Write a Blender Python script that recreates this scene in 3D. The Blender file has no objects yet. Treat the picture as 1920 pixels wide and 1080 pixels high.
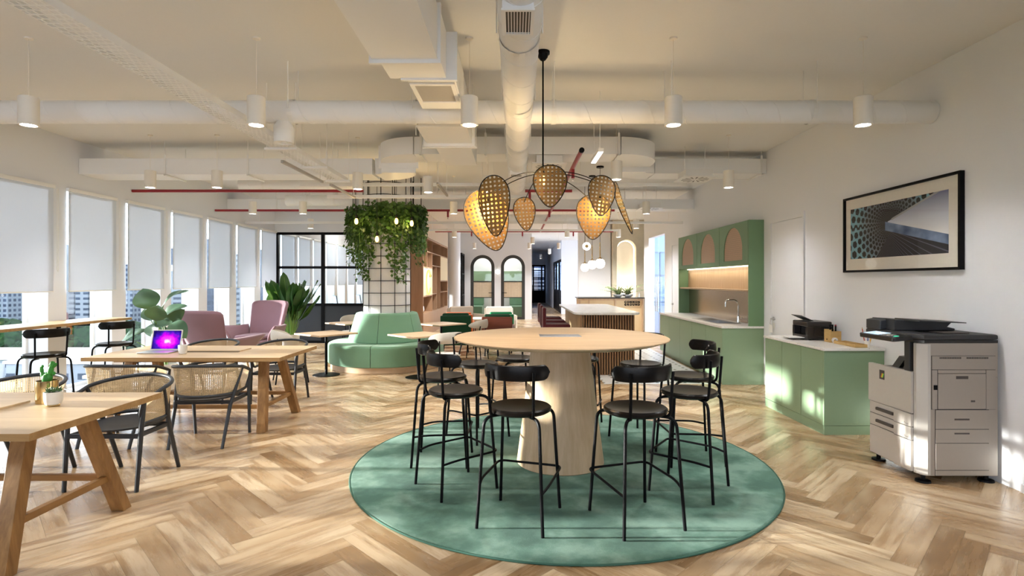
import bpy, bmesh, math, random
from mathutils import Vector, Matrix
S = bpy.context.scene
C = S.collection
PI = math.pi
R = math.radians
random.seed(7)

# ---------------------------------------------------------------- mesh helpers
class MB:
    """Collects geometry for ONE mesh object."""
    def __init__(s):
        s.bm = bmesh.new()
        s.uv = s.bm.loops.layers.uv.new('UVMap')
    def box(s, x0, y0, z0, x1, y1, z1, bev=0.0, seg=2, m=None):
        if x1 < x0: x0, x1 = x1, x0
        if y1 < y0: y0, y1 = y1, y0
        if z1 < z0: z0, z1 = z1, z0
        vs = [s.bm.verts.new(p) for p in ((x0,y0,z0),(x1,y0,z0),(x1,y1,z0),(x0,y1,z0),(x0,y0,z1),(x1,y0,z1),(x1,y1,z1),(x0,y1,z1))]
        fs = [s.bm.faces.new([vs[i] for i in f]) for f in ((3,2,1,0),(4,5,6,7),(0,1,5,4),(1,2,6,5),(2,3,7,6),(3,0,4,7))]
        if bev > 0:
            es = set(e for f in fs for e in f.edges)
            r = bmesh.ops.bevel(s.bm, geom=list(es), offset=bev, segments=seg, profile=0.5, affect='EDGES')
            vs = list(set(v for f in r['faces'] for v in f.verts) | set(v for v in vs if v.is_valid))
        if m is not None:
            bmesh.ops.transform(s.bm, matrix=m, verts=vs)
        return s
    def tube(s, pts, r, n=8, closed=False, caps=True):
        P = [Vector(p) for p in pts]
        P = [p for i, p in enumerate(P) if i == 0 or (p - P[i-1]).length > 1e-6]
        k = len(P)
        rr = r if isinstance(r, (list, tuple)) else [r]*k
        T = []
        for i in range(k):
            if closed: t = P[(i+1) % k] - P[i-1]
            elif i == 0: t = P[1] - P[0]
            elif i == k-1: t = P[-1] - P[-2]
            else: t = (P[i+1]-P[i]).normalized() + (P[i]-P[i-1]).normalized()
            T.append(t.normalized())
        up = Vector((0,0,1)) if abs(T[0].z) < 0.9 else Vector((1,0,0))
        N = T[0].cross(up).normalized()
        rings = []
        for i in range(k):
            if i:
                q = T[i-1].rotation_difference(T[i]); N = (q @ N); N = (N - T[i]*N.dot(T[i])).normalized()
            Bn = T[i].cross(N)
            rings.append([s.bm.verts.new(P[i] + (N*math.cos(2*PI*j/n) + Bn*math.sin(2*PI*j/n))*rr[min(i, len(rr)-1)]) for j in range(n)])
        for i in range(k if closed else k-1):
            a, b = rings[i], rings[(i+1) % k]
            for j in range(n):
                f = s.bm.faces.new((a[j], a[(j+1)%n], b[(j+1)%n], b[j])); f.smooth = True
        if caps and not closed:
            s.bm.faces.new(rings[0]); s.bm.faces.new(rings[-1][::-1])
        return s
    def lathe(s, prof, n=32, c=(0,0,0), a0=0.0, a1=2*PI, axis='z', sx=1.0, sy=1.0):
        full = abs(a1-a0-2*PI) < 1e-6
        rings = []
        for (r, z) in prof:
            ring = []
            if r < 1e-6:
                ring = [s.bm.verts.new(s._ax(0,0,z,c,axis))]
            else:
                for j in range(n if full else n+1):
                    a = a0 + (a1-a0)*j/n
                    ring.append(s.bm.verts.new(s._ax(r*math.cos(a)*sx, r*math.sin(a)*sy, z, c, axis)))
            rings.append(ring)
        for i in range(len(rings)-1):
            A, B = rings[i], rings[i+1]
            cnt = n
            for j in range(cnt):
                j2 = (j+1) % n if full else j+1
                if len(A) == 1 and len(B) == 1: continue
                if len(A) == 1: f = s.bm.faces.new((A[0], B[j2], B[j]))
                elif len(B) == 1: f = s.bm.faces.new((A[j], A[j2], B[0]))
                else: f = s.bm.faces.new((A[j], A[j2], B[j2], B[j]))
                f.smooth = True
        if not full:
            for col in (0, -1):
                vs = [r[col] if len(r) > 1 else r[0] for r in rings]
                u = []
                for v in vs:
                    if v not in u: u.append(v)
                if len(u) > 2: s.bm.faces.new(u if col else u[::-1])
        return s
    def _ax(s, x, y, z, c, axis):
        if axis == 'x': p = (z, x, y)
        elif axis == 'y': p = (y, z, x)
        else: p = (x, y, z)
        return Vector(p) + Vector(c)
    def prism(s, poly, lo, hi, plane='xy', bev=0.0):
        def P(a, b, h):
            return {'xy': (a,b,h), 'xz': (a,h,b), 'yz': (h,a,b)}[plane]
        A = [s.bm.verts.new(P(a,b,lo)) for a,b in poly]
        B = [s.bm.verts.new(P(a,b,hi)) for a,b in poly]
        n = len(poly)
        fs = [s.bm.faces.new(A[::-1]), s.bm.faces.new(B)]
        for i in range(n):
            fs.append(s.bm.faces.new((A[i],A[(i+1)%n],B[(i+1)%n],B[i])))
        bmesh.ops.recalc_face_normals(s.bm, faces=fs)
        if bev > 0:
            es = list(set(e for f in fs[:2] for e in f.edges))
            bmesh.ops.bevel(s.bm, geom=es, offset=bev, segments=3, profile=0.5, affect='EDGES')
        return s
    def ringprism(s, outer, inner, lo, hi, plane='xz'):
        def P(a, b, h):
            return {'xy': (a,b,h), 'xz': (a,h,b), 'yz': (h,a,b)}[plane]
        n = len(outer)
        V = [[s.bm.verts.new(P(a,b,h)) for a,b in pl] for pl in (outer, inner) for h in (lo, hi)]
        oA,oB,iA,iB = V
        fs = []
        for i in range(n):
            j = (i+1) % n
            fs += [s.bm.faces.new((oA[i],oA[j],oB[j],oB[i])), s.bm.faces.new((iA[j],iA[i],iB[i],iB[j])),
                   s.bm.faces.new((oA[j],oA[i],iA[i],iA[j])), s.bm.faces.new((oB[i],oB[j],iB[j],iB[i]))]
        bmesh.ops.recalc_face_normals(s.bm, faces=fs)
        return s
    def surf(s, nu, nv, fn, us=1.0, vs=1.0, closed=False):
        G = [[s.bm.verts.new(fn(i/nu, j/nv)) for j in range(nv+1)] for i in range(nu if closed else nu+1)]
        for i in range(nu):
            i2 = (i+1) % len(G)
            for j in range(nv):
                f = s.bm.faces.new((G[i][j], G[i2][j], G[i2][j+1], G[i][j+1])); f.smooth = True
                for l, (a, b) in zip(f.loops, ((i,j),(i+1,j),(i+1,j+1),(i,j+1))):
                    l[s.uv].uv = (a/nu*us, b/nv*vs)
        return s
    def quad(s, *p):
        f = s.bm.faces.new([s.bm.verts.new(q) for q in p]); return f
    def ball(s, c, r, sc=(1,1,1), u=16, v=10):
        m = Matrix.Translation(c) @ Matrix.Diagonal((sc[0],sc[1],sc[2],1))
        g = bmesh.ops.create_uvsphere(s.bm, u_segments=u, v_segments=v, radius=r, matrix=m)
        for vv in g['verts']:
            for f in vv.link_faces: f.smooth = True
        return s
    def xf(s, m):
        bmesh.ops.transform(s.bm, matrix=m, verts=s.bm.verts); return s
    def build(s, name, mat, parent=None, ang=40, solid=0.0, loc=None):
        me = bpy.data.meshes.new(name)
        s.bm.to_mesh(me); s.bm.free()
        for f in me.polygons: f.use_smooth = True
        me.set_sharp_from_angle(angle=R(ang))
        if mat: me.materials.append(mat)
        o = bpy.data.objects.new(name, me); C.objects.link(o)
        if parent: o.parent = parent
        if loc: o.location = loc
        if ang <= 60:
            wn = o.modifiers.new('weighted', 'WEIGHTED_NORMAL'); wn.keep_sharp = True; wn.weight = 60
        if solid:
            md = o.modifiers.new('thick', 'SOLIDIFY'); md.thickness = solid; md.offset = 0
        return o

def fillet(pts, r, k=5):
    P = [Vector(p) for p in pts]; out = [P[0]]
    for i in range(1, len(P)-1):
        a, b, c = P[i-1], P[i], P[i+1]
        d = min(r, (a-b).length*0.49, (c-b).length*0.49)
        p0 = b + (a-b).normalized()*d; p1 = b + (c-b).normalized()*d
        for t in range(k+1):
            t /= k
            out.append(p0*(1-t)**2 + b*2*t*(1-t) + p1*t*t)
    out.append(P[-1]); return out

def rrect(x0, y0, x1, y1, r, k=6):
    out = []
    for cx, cy, a in ((x1-r,y1-r,0),(x0+r,y1-r,90),(x0+r,y0+r,180),(x1-r,y0+r,270)):
        for i in range(k+1):
            t = R(a + 90*i/k); out.append((cx+r*math.cos(t), cy+r*math.sin(t)))
    return out

def arch(x0, x1, z0, z1, k=20):
    """closed outline: bottom left, bottom right, then round top"""
    r = (x1-x0)/2; cx = (x0+x1)/2
    pts = [(x0, z0), (x1, z0)]
    for i in range(k+1):
        t = PI*i/k; pts.append((cx + r*math.cos(t), z1 - r + r*math.sin(t)))
    return pts

def tag(o, label=None, cat=None, group=None, kind=None):
    if label: o['label'] = label
    if cat: o['category'] = cat
    if group: o['group'] = group
    if kind: o['kind'] = kind
    return o

def thing(name, label, cat, loc=(0,0,0), rz=0.0, group=None):
    o = bpy.data.objects.new(name, None); C.objects.link(o)
    o.location = loc; o.rotation_euler = (0,0,rz)
    o.empty_display_size = 0.1
    return tag(o, label, cat, group)

def dup(root, loc, rz=0.0, label=None, group=None):
    r = root.copy(); C.objects.link(r); r.location = loc; r.rotation_euler = (0,0,rz)
    if label: r['label'] = label
    if group: r['group'] = group
    for ch in list(root.children):
        c = ch.copy(); C.objects.link(c); c.parent = r
        for g in list(ch.children):
            d = g.copy(); C.objects.link(d); d.parent = c
    return r

def struct(name, mb, mat, **k):
    o = mb.build(name, mat, **k)
    if not k.get('parent'): o['kind'] = 'structure'
    return o

# ---------------------------------------------------------------- materials
class NT:
    def __init__(s, name):
        s.m = bpy.data.materials.new(name); s.m.use_nodes = True
        s.t = s.m.node_tree; s.n = s.t.nodes; s.n.clear()
        s.out = s.add('ShaderNodeOutputMaterial')
    def add(s, kind, **kw):
        nd = s.n.new(kind)
        for k, v in kw.items(): setattr(nd, k, v)
        return nd
    def ln(s, a, b): s.t.links.new(a, b)
    def val(s, sock, v):
        if isinstance(v, bpy.types.NodeSocket): s.ln(v, sock)
        else: sock.default_value = v
    def math(s, op, a, b=0.0, c=0.0):
        nd = s.add('ShaderNodeMath', operation=op)
        for i, v in enumerate((a, b, c)): s.val(nd.inputs[i], v)
        return nd.outputs[0]
    def mix(s, f, a, b):
        nd = s.add('ShaderNodeMix', data_type='RGBA')
        s.val(nd.inputs[0], f); s.val(nd.inputs[6], a); s.val(nd.inputs[7], b)
        return nd.outputs[2]
    def ramp(s, f, stops):
        nd = s.add('ShaderNodeValToRGB'); s.ln(f, nd.inputs[0])
        el = nd.color_ramp.elements
        while len(el) < len(stops): el.new(0.5)
        for e, (p, c) in zip(el, stops): e.position = p; e.color = (*c, 1) if len(c) == 3 else c
        return nd.outputs[0]
    def coord(s, which='Object', scale=(1,1,1), rot=(0,0,0), loc=(0,0,0)):
        tc = s.add('ShaderNodeTexCoord'); mp = s.add('ShaderNodeMapping')
        s.ln(tc.outputs[which], mp.inputs[0])
        mp.inputs['Scale'].default_value = scale; mp.inputs['Rotation'].default_value = rot; mp.inputs['Location'].default_value = loc
        return mp.outputs[0]
    def noise(s, vec, scale, detail=3.0, rough=0.5):
        nd = s.add('ShaderNodeTexNoise'); s.ln(vec, nd.inputs['Vector'])
        nd.inputs['Scale'].default_value = scale; nd.inputs['Detail'].default_value = detail; nd.inputs['Roughness'].default_value = rough
        return nd.outputs[0]
    def bump(s, h, strength=0.2, dist=0.01):
        nd = s.add('ShaderNodeBump'); s.ln(h, nd.inputs['Height'])
        nd.inputs['Strength'].default_value = strength; nd.inputs['Distance'].default_value = dist
        return nd.outputs[0]
    def pbr(s, col, rough=0.5, metal=0.0, spec=0.5, normal=None, coat=0.0, sheen=0.0, trans=0.0, emit=None, estr=0.0):
        p = s.add('ShaderNodeBsdfPrincipled')
        s.val(p.inputs['Base Color'], col if isinstance(col, bpy.types.NodeSocket) else (*col, 1))
        s.val(p.inputs['Roughness'], rough); s.val(p.inputs['Metallic'], metal)
        p.inputs['Specular IOR Level'].default_value = spec
        if normal: s.ln(normal, p.inputs['Normal'])
        p.inputs['Coat Weight'].default_value = coat
        p.inputs['Sheen Weight'].default_value = sheen
        p.inputs['Transmission Weight'].default_value = trans
        if emit is not None:
            s.val(p.inputs['Emission Color'], emit if isinstance(emit, bpy.types.NodeSocket) else (*emit, 1)); p.inputs['Emission Strength'].default_value = estr
        return p.outputs[0]
    def done(s, sh):
        s.ln(sh, s.out.inputs[0]); return s.m

def srgb(r, g, b):
    f = lambda c: (c/255)/12.92 if c/255 <= 0.04045 else ((c/255+0.055)/1.055)**2.4
    return (f(r), f(g), f(b))

def plain(name, col, rough=0.5, metal=0.0, spec=0.5, nz=0.0, nscale=40, coat=0.0, var=0.04):
    t = NT(name)
    v = t.coord('Object')
    n = t.noise(v, nscale, 3)
    c2 = tuple(x*(1-var*2) for x in col)
    cc = t.mix(n, (*col, 1), (*c2, 1))
    return t.done(t.pbr(cc, rough, metal, spec, t.bump(n, nz, 0.002) if nz else None, coat))

def fabric(name, col, scale=350, var=0.25, rough=0.9):
    t = NT(name)
    v = t.coord('Object')
    n = t.noise(v, scale, 2); n2 = t.noise(v, 5, 3)
    c = t.mix(n, (*[x*(1-var) for x in col], 1), (*[min(1, x*(1+var)) for x in col], 1))
    c = t.mix(t.math('MULTIPLY', n2, 0.25), c, (*[x*0.7 for x in col], 1))
    return t.done(t.pbr(c, rough, 0, 0.2, t.bump(n, 0.35, 0.002), 0, 0.25))

def wood(name, a, b, axis='x', scale=1.0, rough=0.45, which='Object', spec=0.4, knots=True):
    t = NT(name)
    sc = {'x': (1.2, 14, 14), 'y': (14, 1.2, 14), 'z': (14, 14, 1.2)}[axis]
    v = t.coord(which, tuple(q*scale for q in sc))
    n1 = t.noise(v, 1.6, 5, 0.6)
    sc2 = {'x': (2, 90, 90), 'y': (90, 2, 90), 'z': (90, 90, 2)}[axis]
    n2 = t.noise(t.coord(which, tuple(q*scale for q in sc2)), 1.0, 3)
    c = t.ramp(n1, [(0.30, b), (0.5, tuple((x+y)/2 for x, y in zip(a, b))), (0.68, a)])
    c = t.mix(t.math('MULTIPLY', n2, 0.35), c, (*[x*0.72 for x in b], 1))
    return t.done(t.pbr(c, rough, 0, spec, t.bump(n2, 0.08, 0.002)))

def emissive(name, col, strength):
    t = NT(name); e = t.add('ShaderNodeEmission'); e.inputs[0].default_value = (*col, 1); e.inputs[1].default_value = strength
    return t.done(e.outputs[0])

def glass_thin(name, tint=(0.95, 0.97, 0.97), refl=0.06):
    t = NT(name)
    a = t.add('ShaderNodeBsdfTransparent'); a.inputs[0].default_value = (*tint, 1)
    g = t.add('ShaderNodeBsdfGlossy'); g.inputs['Roughness'].default_value = 0.02; g.inputs[0].default_value = (1,1,1,1)
    lw = t.add('ShaderNodeLayerWeight'); lw.inputs[0].default_value = 0.5
    f = t.math('MULTIPLY_ADD', t.math('POWER', lw.outputs['Facing'], 4.0), 0.5, refl)
    mx = t.add('ShaderNodeMixShader'); t.ln(f, mx.inputs[0]); t.ln(a.outputs[0], mx.inputs[1]); t.ln(g.outputs[0], mx.inputs[2])
    return t.done(mx.outputs[0])

def cane(name, col, pitch=0.016, hole=0.55, thru=0.25, second=None):
    """woven cane: strands with see-through holes, laid in the UV map (metres)"""
    t = NT(name)
    uv = t.add('ShaderNodeTexCoord'); sp = t.add('ShaderNodeSeparateXYZ'); t.ln(uv.outputs['UV'], sp.inputs[0])
    u = t.math('DIVIDE', sp.outputs[0], pitch); v = t.math('DIVIDE', sp.outputs[1], pitch)
    fu = t.math('ABSOLUTE', t.math('SUBTRACT', t.math('FRACT', u), 0.5)); fv = t.math('ABSOLUTE', t.math('SUBTRACT', t.math('FRACT', v), 0.5))
    d = t.math('ADD', t.math('POWER', t.math('MULTIPLY', fu, 2.0), 2.6), t.math('POWER', t.math('MULTIPLY', fv, 2.0), 2.6))
    h = t.math('LESS_THAN', d, hole**2.6)
    n = t.noise(t.coord('UV', (60, 60, 1)), 1.0, 2)
    c = t.mix(n, (*col, 1), (*[x*0.7 for x in col], 1))
    p = t.pbr(c, 0.5, 0, 0.3)
    tr = t.add('ShaderNodeBsdfTranslucent'); t.ln(c, tr.inputs[0])
    m1 = t.add('ShaderNodeMixShader'); m1.inputs[0].default_value = thru; t.ln(p, m1.inputs[1]); t.ln(tr.outputs[0], m1.inputs[2])
    tp = t.add('ShaderNodeBsdfTransparent')
    m2 = t.add('ShaderNodeMixShader'); t.ln(h, m2.inputs[0]); t.ln(m1.outputs[0], m2.inputs[1]); t.ln(tp.outputs[0], m2.inputs[2])
    return t.done(m2.outputs[0])

M = {}
M['wall'] = plain('white_wall_paint', (0.775, 0.788, 0.815), 0.85, spec=0.2, nz=0.03, nscale=60, var=0.01)
M['ceil'] = plain('ceiling_paint', (0.80, 0.80, 0.785), 0.9, spec=0.1, nz=0.03, nscale=60, var=0.015)
M['duct'] = plain('white_duct_paint', (0.88, 0.88, 0.87), 0.42, spec=0.4, var=0.01)
M['white_metal'] = plain('white_painted_metal', (0.86, 0.855, 0.83), 0.4, var=0.01)
M['lamp_white'] = plain('lamp_housing_white', (0.84, 0.80, 0.72), 0.5, var=0.01)
M['black'] = plain('black_powder_coat', (0.004, 0.004, 0.005), 0.42, spec=0.10, var=0.1)
M['blackwood'] = wood('black_stained_ash', (0.011, 0.008, 0.007), (0.004, 0.0035, 0.003), 'x', 1.5, 0.30, spec=0.17)
M['blackpanel'] = plain('black_panel', (0.014, 0.017, 0.023), 0.45)
M['charcoal'] = plain('charcoal_lacquer', (0.038, 0.042, 0.049), 0.45, spec=0.35, var=0.08)
M['darkframe'] = plain('dark_bronze_frame', (0.035, 0.034, 0.032), 0.5)
M['sage'] = plain('sage_green_laminate', (0.235, 0.345, 0.215), 0.42, spec=0.4, var=0.02)
M['sage_shaded'] = plain('sage_laminate_shaded', (0.150, 0.255, 0.135), 0.45, spec=0.4, var=0.02)  # same laminate as the base units, shade of the upper units put into the colour
M['mint'] = fabric('mint_green_wool', (0.190, 0.365, 0.238))
M['lilac'] = fabric('dusty_lilac_wool', (0.27, 0.155, 0.185))
M['cream'] = fabric('cream_fabric', (0.66, 0.62, 0.55))
M['beige'] = fabric('beige_fabric', (0.30, 0.24, 0.18))
M['burgundy'] = fabric('burgundy_velvet', (0.085, 0.012, 0.018))
M['rust'] = wood('rust_red_stain', (0.17, 0.035, 0.011), (0.11, 0.022, 0.008), 'x', 1.0, 0.5)
M['bottle'] = fabric('bottle_green_felt', (0.012, 0.06, 0.026))
M['emerald'] = fabric('emerald_felt', (0.02, 0.30, 0.12))
M['orange'] = fabric('orange_felt', (0.72, 0.13, 0.018))
M['oak'] = wood('light_oak', (0.76, 0.57, 0.35), (0.60, 0.42, 0.235), 'x', 0.8, 0.42)
M['oak_round'] = wood('round_table_oak', (0.66, 0.49, 0.315), (0.50, 0.345, 0.20), 'x', 0.9, 0.45)
M['oak_v'] = wood('vertical_oak', (0.60, 0.43, 0.27), (0.45, 0.30, 0.17), 'z', 0.9, 0.45)
M['oak_leg'] = wood('honey_oak', (0.46, 0.25, 0.09), (0.20, 0.095, 0.03), 'z', 0.9, 0.45)
M['oak_rail'] = wood('honey_oak_rail', (0.40, 0.215, 0.075), (0.25, 0.125, 0.04), 'x', 0.9, 0.45)
M['oak_rail_y'] = wood('honey_oak_cross_rail', (0.40, 0.215, 0.075), (0.25, 0.125, 0.04), 'y', 0.9, 0.45)
M['oak_y'] = wood('light_oak_lengthways', (0.68, 0.50, 0.29), (0.52, 0.35, 0.18), 'y', 0.8, 0.42)
M['birch'] = wood('bistro_top_beech', (0.66, 0.48, 0.31), (0.56, 0.39, 0.24), 'x', 0.9, 0.45)
M['walnut'] = wood('shelf_walnut', (0.44, 0.275, 0.165), (0.33, 0.195, 0.11), 'z', 0.8, 0.5)
M['slat'] = wood('slatted_oak', (0.30, 0.16, 0.075), (0.20, 0.10, 0.042), 'z', 1.0, 0.5)
M['panel_oak'] = wood('counter_oak', (0.56, 0.40, 0.235), (0.46, 0.31, 0.17), 'z', 0.8, 0.5)
M['splash_oak'] = wood('splashback_oak', (0.58, 0.42, 0.28), (0.46, 0.31, 0.19), 'z', 1.4, 0.5)
M['ply'] = plain('birch_ply', (0.74, 0.60, 0.37), 0.6)
M['red'] = plain('red_sprinkler_paint', (0.30, 0.012, 0.022), 0.4)
M['steel'] = plain('brushed_steel', (0.55, 0.55, 0.55), 0.28, 1.0)
M['chrome'] = plain('chrome', (0.8, 0.8, 0.8), 0.08, 1.0)
M['bronze'] = plain('bronze_splashback', (0.50, 0.40, 0.30), 0.22, 1.0)
M['brass'] = plain('brass', (0.62, 0.42, 0.18), 0.25, 1.0)
M['gold'] = plain('gold_plated_pot', (0.83, 0.62, 0.30), 0.13, 1.0)
M['ceramic'] = plain('white_ceramic', (0.85, 0.83, 0.79), 0.35)
M['soil'] = plain('soil', (0.035, 0.024, 0.016), 0.95, nz=0.6)
M['cacti'] = plain('cactus_green', (0.045, 0.33, 0.03), 0.5, var=0.2)
M['alu'] = plain('aluminium', (0.72, 0.73, 0.75), 0.3, 0.9)
M['copier'] = plain('warm_grey_plastic', (0.37, 0.325, 0.28), 0.5, var=0.02)
M['copier_light'] = plain('pale_grey_plastic', (0.56, 0.53, 0.49), 0.5, var=0.02)
M['copier_dark'] = plain('dark_grey_plastic', (0.026, 0.027, 0.030), 0.42, nz=0.1, nscale=300)
M['copier_black'] = plain('black_plastic', (0.012, 0.012, 0.013), 0.3)
M['handle'] = plain('grey_brown_handle', (0.06, 0.05, 0.045), 0.4)
M['gloss_black'] = plain('printer_black', (0.018, 0.016, 0.016), 0.3)
M['bamboo'] = wood('bamboo', (0.62, 0.42, 0.17), (0.50, 0.32, 0.11), 'x', 1.5, 0.5)
M['paper'] = plain('paper', (0.84, 0.83, 0.81), 0.8)
M['concrete'] = plain('pale_facade', (0.75, 0.77, 0.80), 0.8)
M['glass'] = glass_thin('window_glass', (0.95, 0.97, 0.97), 0.025)
M['glass_in'] = glass_thin('partition_glass', (0.92, 0.96, 0.98), 0.05)
M['glass_dark'] = glass_thin('dark_glass', (0.55, 0.62, 0.75), 0.12)
M['cane'] = cane('woven_cane', (0.78, 0.60, 0.37), 0.0125, 0.50, 0.35)
M['cane_door'] = cane('woven_cane_pink', (0.62, 0.43, 0.30), 0.03, 0.30, 0.1)
M['rattan'] = cane('golden_rattan_weave', (0.25, 0.135, 0.032), 0.032, 0.50, 0.07)
M['bulb'] = emissive('warm_filament_glass', (1.0, 0.56, 0.12), 7)
M['lamp_on'] = emissive('lit_lens', (1.0, 0.95, 0.88), 26)
M['lamp_dim'] = emissive('dim_lens', (1.0, 0.93, 0.84), 5)
M['globe'] = emissive('opal_globe', (1.0, 0.96, 0.90), 2.2)
M['led'] = emissive('led_strip', (1.0, 0.93, 0.80), 5)
M['neon'] = emissive('amber_neon', (1.0, 0.55, 0.10), 2.2)
SKY, SUN, SPOT, EXPO = 5.0, 15.0, 56.0, 0.58
H = 3.36            # ceiling height
XL, XR = -5.8, 3.6  # window wall, picture wall

# ---------------------------------------------------------------- floor: herringbone oak
def herringbone():
    W, n = 0.1222, 7
    me = bpy.data.meshes.new('floor')
    V, F, U, Cc = [], [], [], []
    s2 = math.sqrt(0.5); rnd = random.Random(3)
    x_lo, x_hi, y_lo, y_hi = -6.1, 8.0, 1.2, 39.0
    ox, oy = -1.53, 2.0
    def world(u, v): return (ox + (u-v)*s2, oy + (u+v)*s2)
    def put(u0, v0, u1, v1, along_u):
        cx, cy = world((u0+u1)/2, (v0+v1)/2)
        if not (x_lo < cx < x_hi and y_lo < cy < y_hi): return
        if cx > 4.4 and not 12 < cy < 18: return
        g = 0.0006
        b = len(V)
        for u, v in ((u0+g, v0+g), (u1-g, v0+g), (u1-g, v1-g), (u0+g, v1-g)):
            x, y = world(u, v); V.append((x, y, 0.0))
        F.append((b, b+1, b+2, b+3))
        ou, ov = rnd.random()*50, rnd.random()*50
        L, w = n*W, W
        uv = ((0,0),(L,0),(L,w),(0,w)) if along_u else ((0,w),(0,0),(L,0),(L,w))
        U.extend((a+ou, c+ov) for a, c in uv)
        r = rnd.random()
        t = r**1.3
        if rnd.random() < 0.09: t = 1.0 + 0.5*rnd.random()
        Cc.extend([(t, rnd.random(), 0, 1)]*4)
    N = int(40/W)
    for j in range(-N, N*2):
        for m in range(-12, 13):
            i = j + 2*n*m
            put(i*W, j*W, (i+n)*W, (j+1)*W, True)
            ii = j + 2*n*m
            put(ii*W, (ii-2*n*m-2*n+1)*W if False else (j-2*n+1+0)*W, (ii+1)*W, (j-n+1)*W, False)
    me.from_pydata(V, [], F)
    uvl = me.uv_layers.new(name='UVMap'); uvl.data.foreach_set('uv', [q for p in U for q in p])
    ca = me.color_attributes.new('plank', 'FLOAT_COLOR', 'CORNER'); ca.data.foreach_set('color', [q for p in Cc for q in p])
    t = NT('herringbone_oak')
    at = t.add('ShaderNodeVertexColor', layer_name='plank')
    sp = t.add('ShaderNodeSeparateColor'); t.ln(at.outputs[0], sp.inputs[0])
    v1 = t.coord('UV', (1.1, 10, 1)); v2 = t.coord('UV', (3, 120, 1)); v3 = t.coord('UV', (1.6, 5, 1))
    g1 = t.noise(v1, 1.6, 6, 0.62); g2 = t.noise(v2, 1.0, 3); g3 = t.noise(v3, 1.2, 2)
    base = t.ramp(sp.outputs[0], [(0.0, (0.69, 0.54, 0.365)), (0.40, (0.56, 0.405, 0.245)), (0.72, (0.44, 0.295, 0.165)), (1.0, (0.25, 0.15, 0.072))])
    c = t.mix(t.ramp(g1, [(0.44, (0,0,0)), (0.62, (0.85,0.85,0.85))]), base, (0.33, 0.20, 0.095, 1))
    c = t.mix(t.math('MULTIPLY', g2, 0.28), c, (0.30, 0.18, 0.085, 1))
    c = t.mix(t.ramp(g3, [(0.5, (0,0,0)), (0.75, (0.35,0.35,0.35))]), c, (0.80, 0.66, 0.45, 1))
    rr = t.math('MULTIPLY_ADD', g1, 0.14, 0.20)
    me.materials.append(t.done(t.pbr(c, rr, 0, 0.45, t.bump(g2, 0.05, 0.001))))
    o = bpy.data.objects.new('floor', me); C.objects.link(o); o['kind'] = 'structure'
    b = MB(); b.box(-6.1, -2.5, -0.12, 8, 39, -0.002)
    s = b.build('floor_slab', plain('floor_joint', (0.16, 0.10, 0.05), 0.8)); s.parent = o
herringbone()

def tile_floor():
    t = NT('octagon_dot_tile')
    tc = t.add('ShaderNodeTexCoord'); sp = t.add('ShaderNodeSeparateXYZ'); t.ln(tc.outputs['Object'], sp.inputs[0])
    p = 0.20
    def lat(off):
        a = t.math('ABSOLUTE', t.math('SUBTRACT', t.math('FRACT', t.math('ADD', t.math('DIVIDE', sp.outputs[0], p), off)), 0.5))
        b = t.math('ABSOLUTE', t.math('SUBTRACT', t.math('FRACT', t.math('ADD', t.math('DIVIDE', sp.outputs[1], p), off)), 0.5))
        return a, b
    a, b = lat(0.0)
    dot = t.math('LESS_THAN', t.math('ADD', a, b), 0.17)
    c = t.mix(dot, (0.82, 0.81, 0.79, 1), (0.012, 0.012, 0.012, 1))
    m = t.done(t.pbr(c, 0.25, 0, 0.5))
    b_ = MB(); b_.box(1.3, 8.0, -0.01, 2.99, 13.0, 0.002)
    struct('floor_tiles', b_, m)
tile_floor()

# ---------------------------------------------------------------- ceiling and walls
b = MB(); b.box(-6.2, -2.5, H, 5.2, 39, H+0.12); struct('ceiling', b, M['ceil'])

WIN = [7.1 + 1.08*k for k in range(-5, 13)]
b = MB()
edges = []
prev = -2.5
for s in WIN:
    b.box(XL-0.30, prev, 0, XL, s, H)                     # pier
    low = s < 5.5
    b.box(XL-0.30, s, 1.36 if low else 2.70, XL, s+0.80, H)  # unseen openings walled above in place of blinds, to block the sun
    b.box(XL-0.30, s, -0.02, XL, s+0.80, 0.05)
    prev = s+0.80
b.box(XL-0.30, prev, 0, XL, 22.0, H)
struct('wall_left', b, M['wall'])
for i, s in enumerate(WIN):
    top = 1.36 if s < 5.5 else 2.70
    x0, x1 = XL-0.29, XL-0.25
    b = MB()
    b.box(x0, s, 0.05, x1, s+0.035, top); b.box(x0, s+0.765, 0.05, x1, s+0.80, top)
    b.box(x0, s+0.035, 0.05, x1, s+0.765, 0.09); b.box(x0, s+0.035, top-0.04, x1, s+0.765, top)
    fr = struct('window_%d' % (i+1), b, M['white_metal'])
    b = MB(); b.box(x0+0.015, s+0.035, 0.09, x0+0.02, s+0.765, top-0.04)
    b.build('pane', M['glass'], fr)

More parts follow.
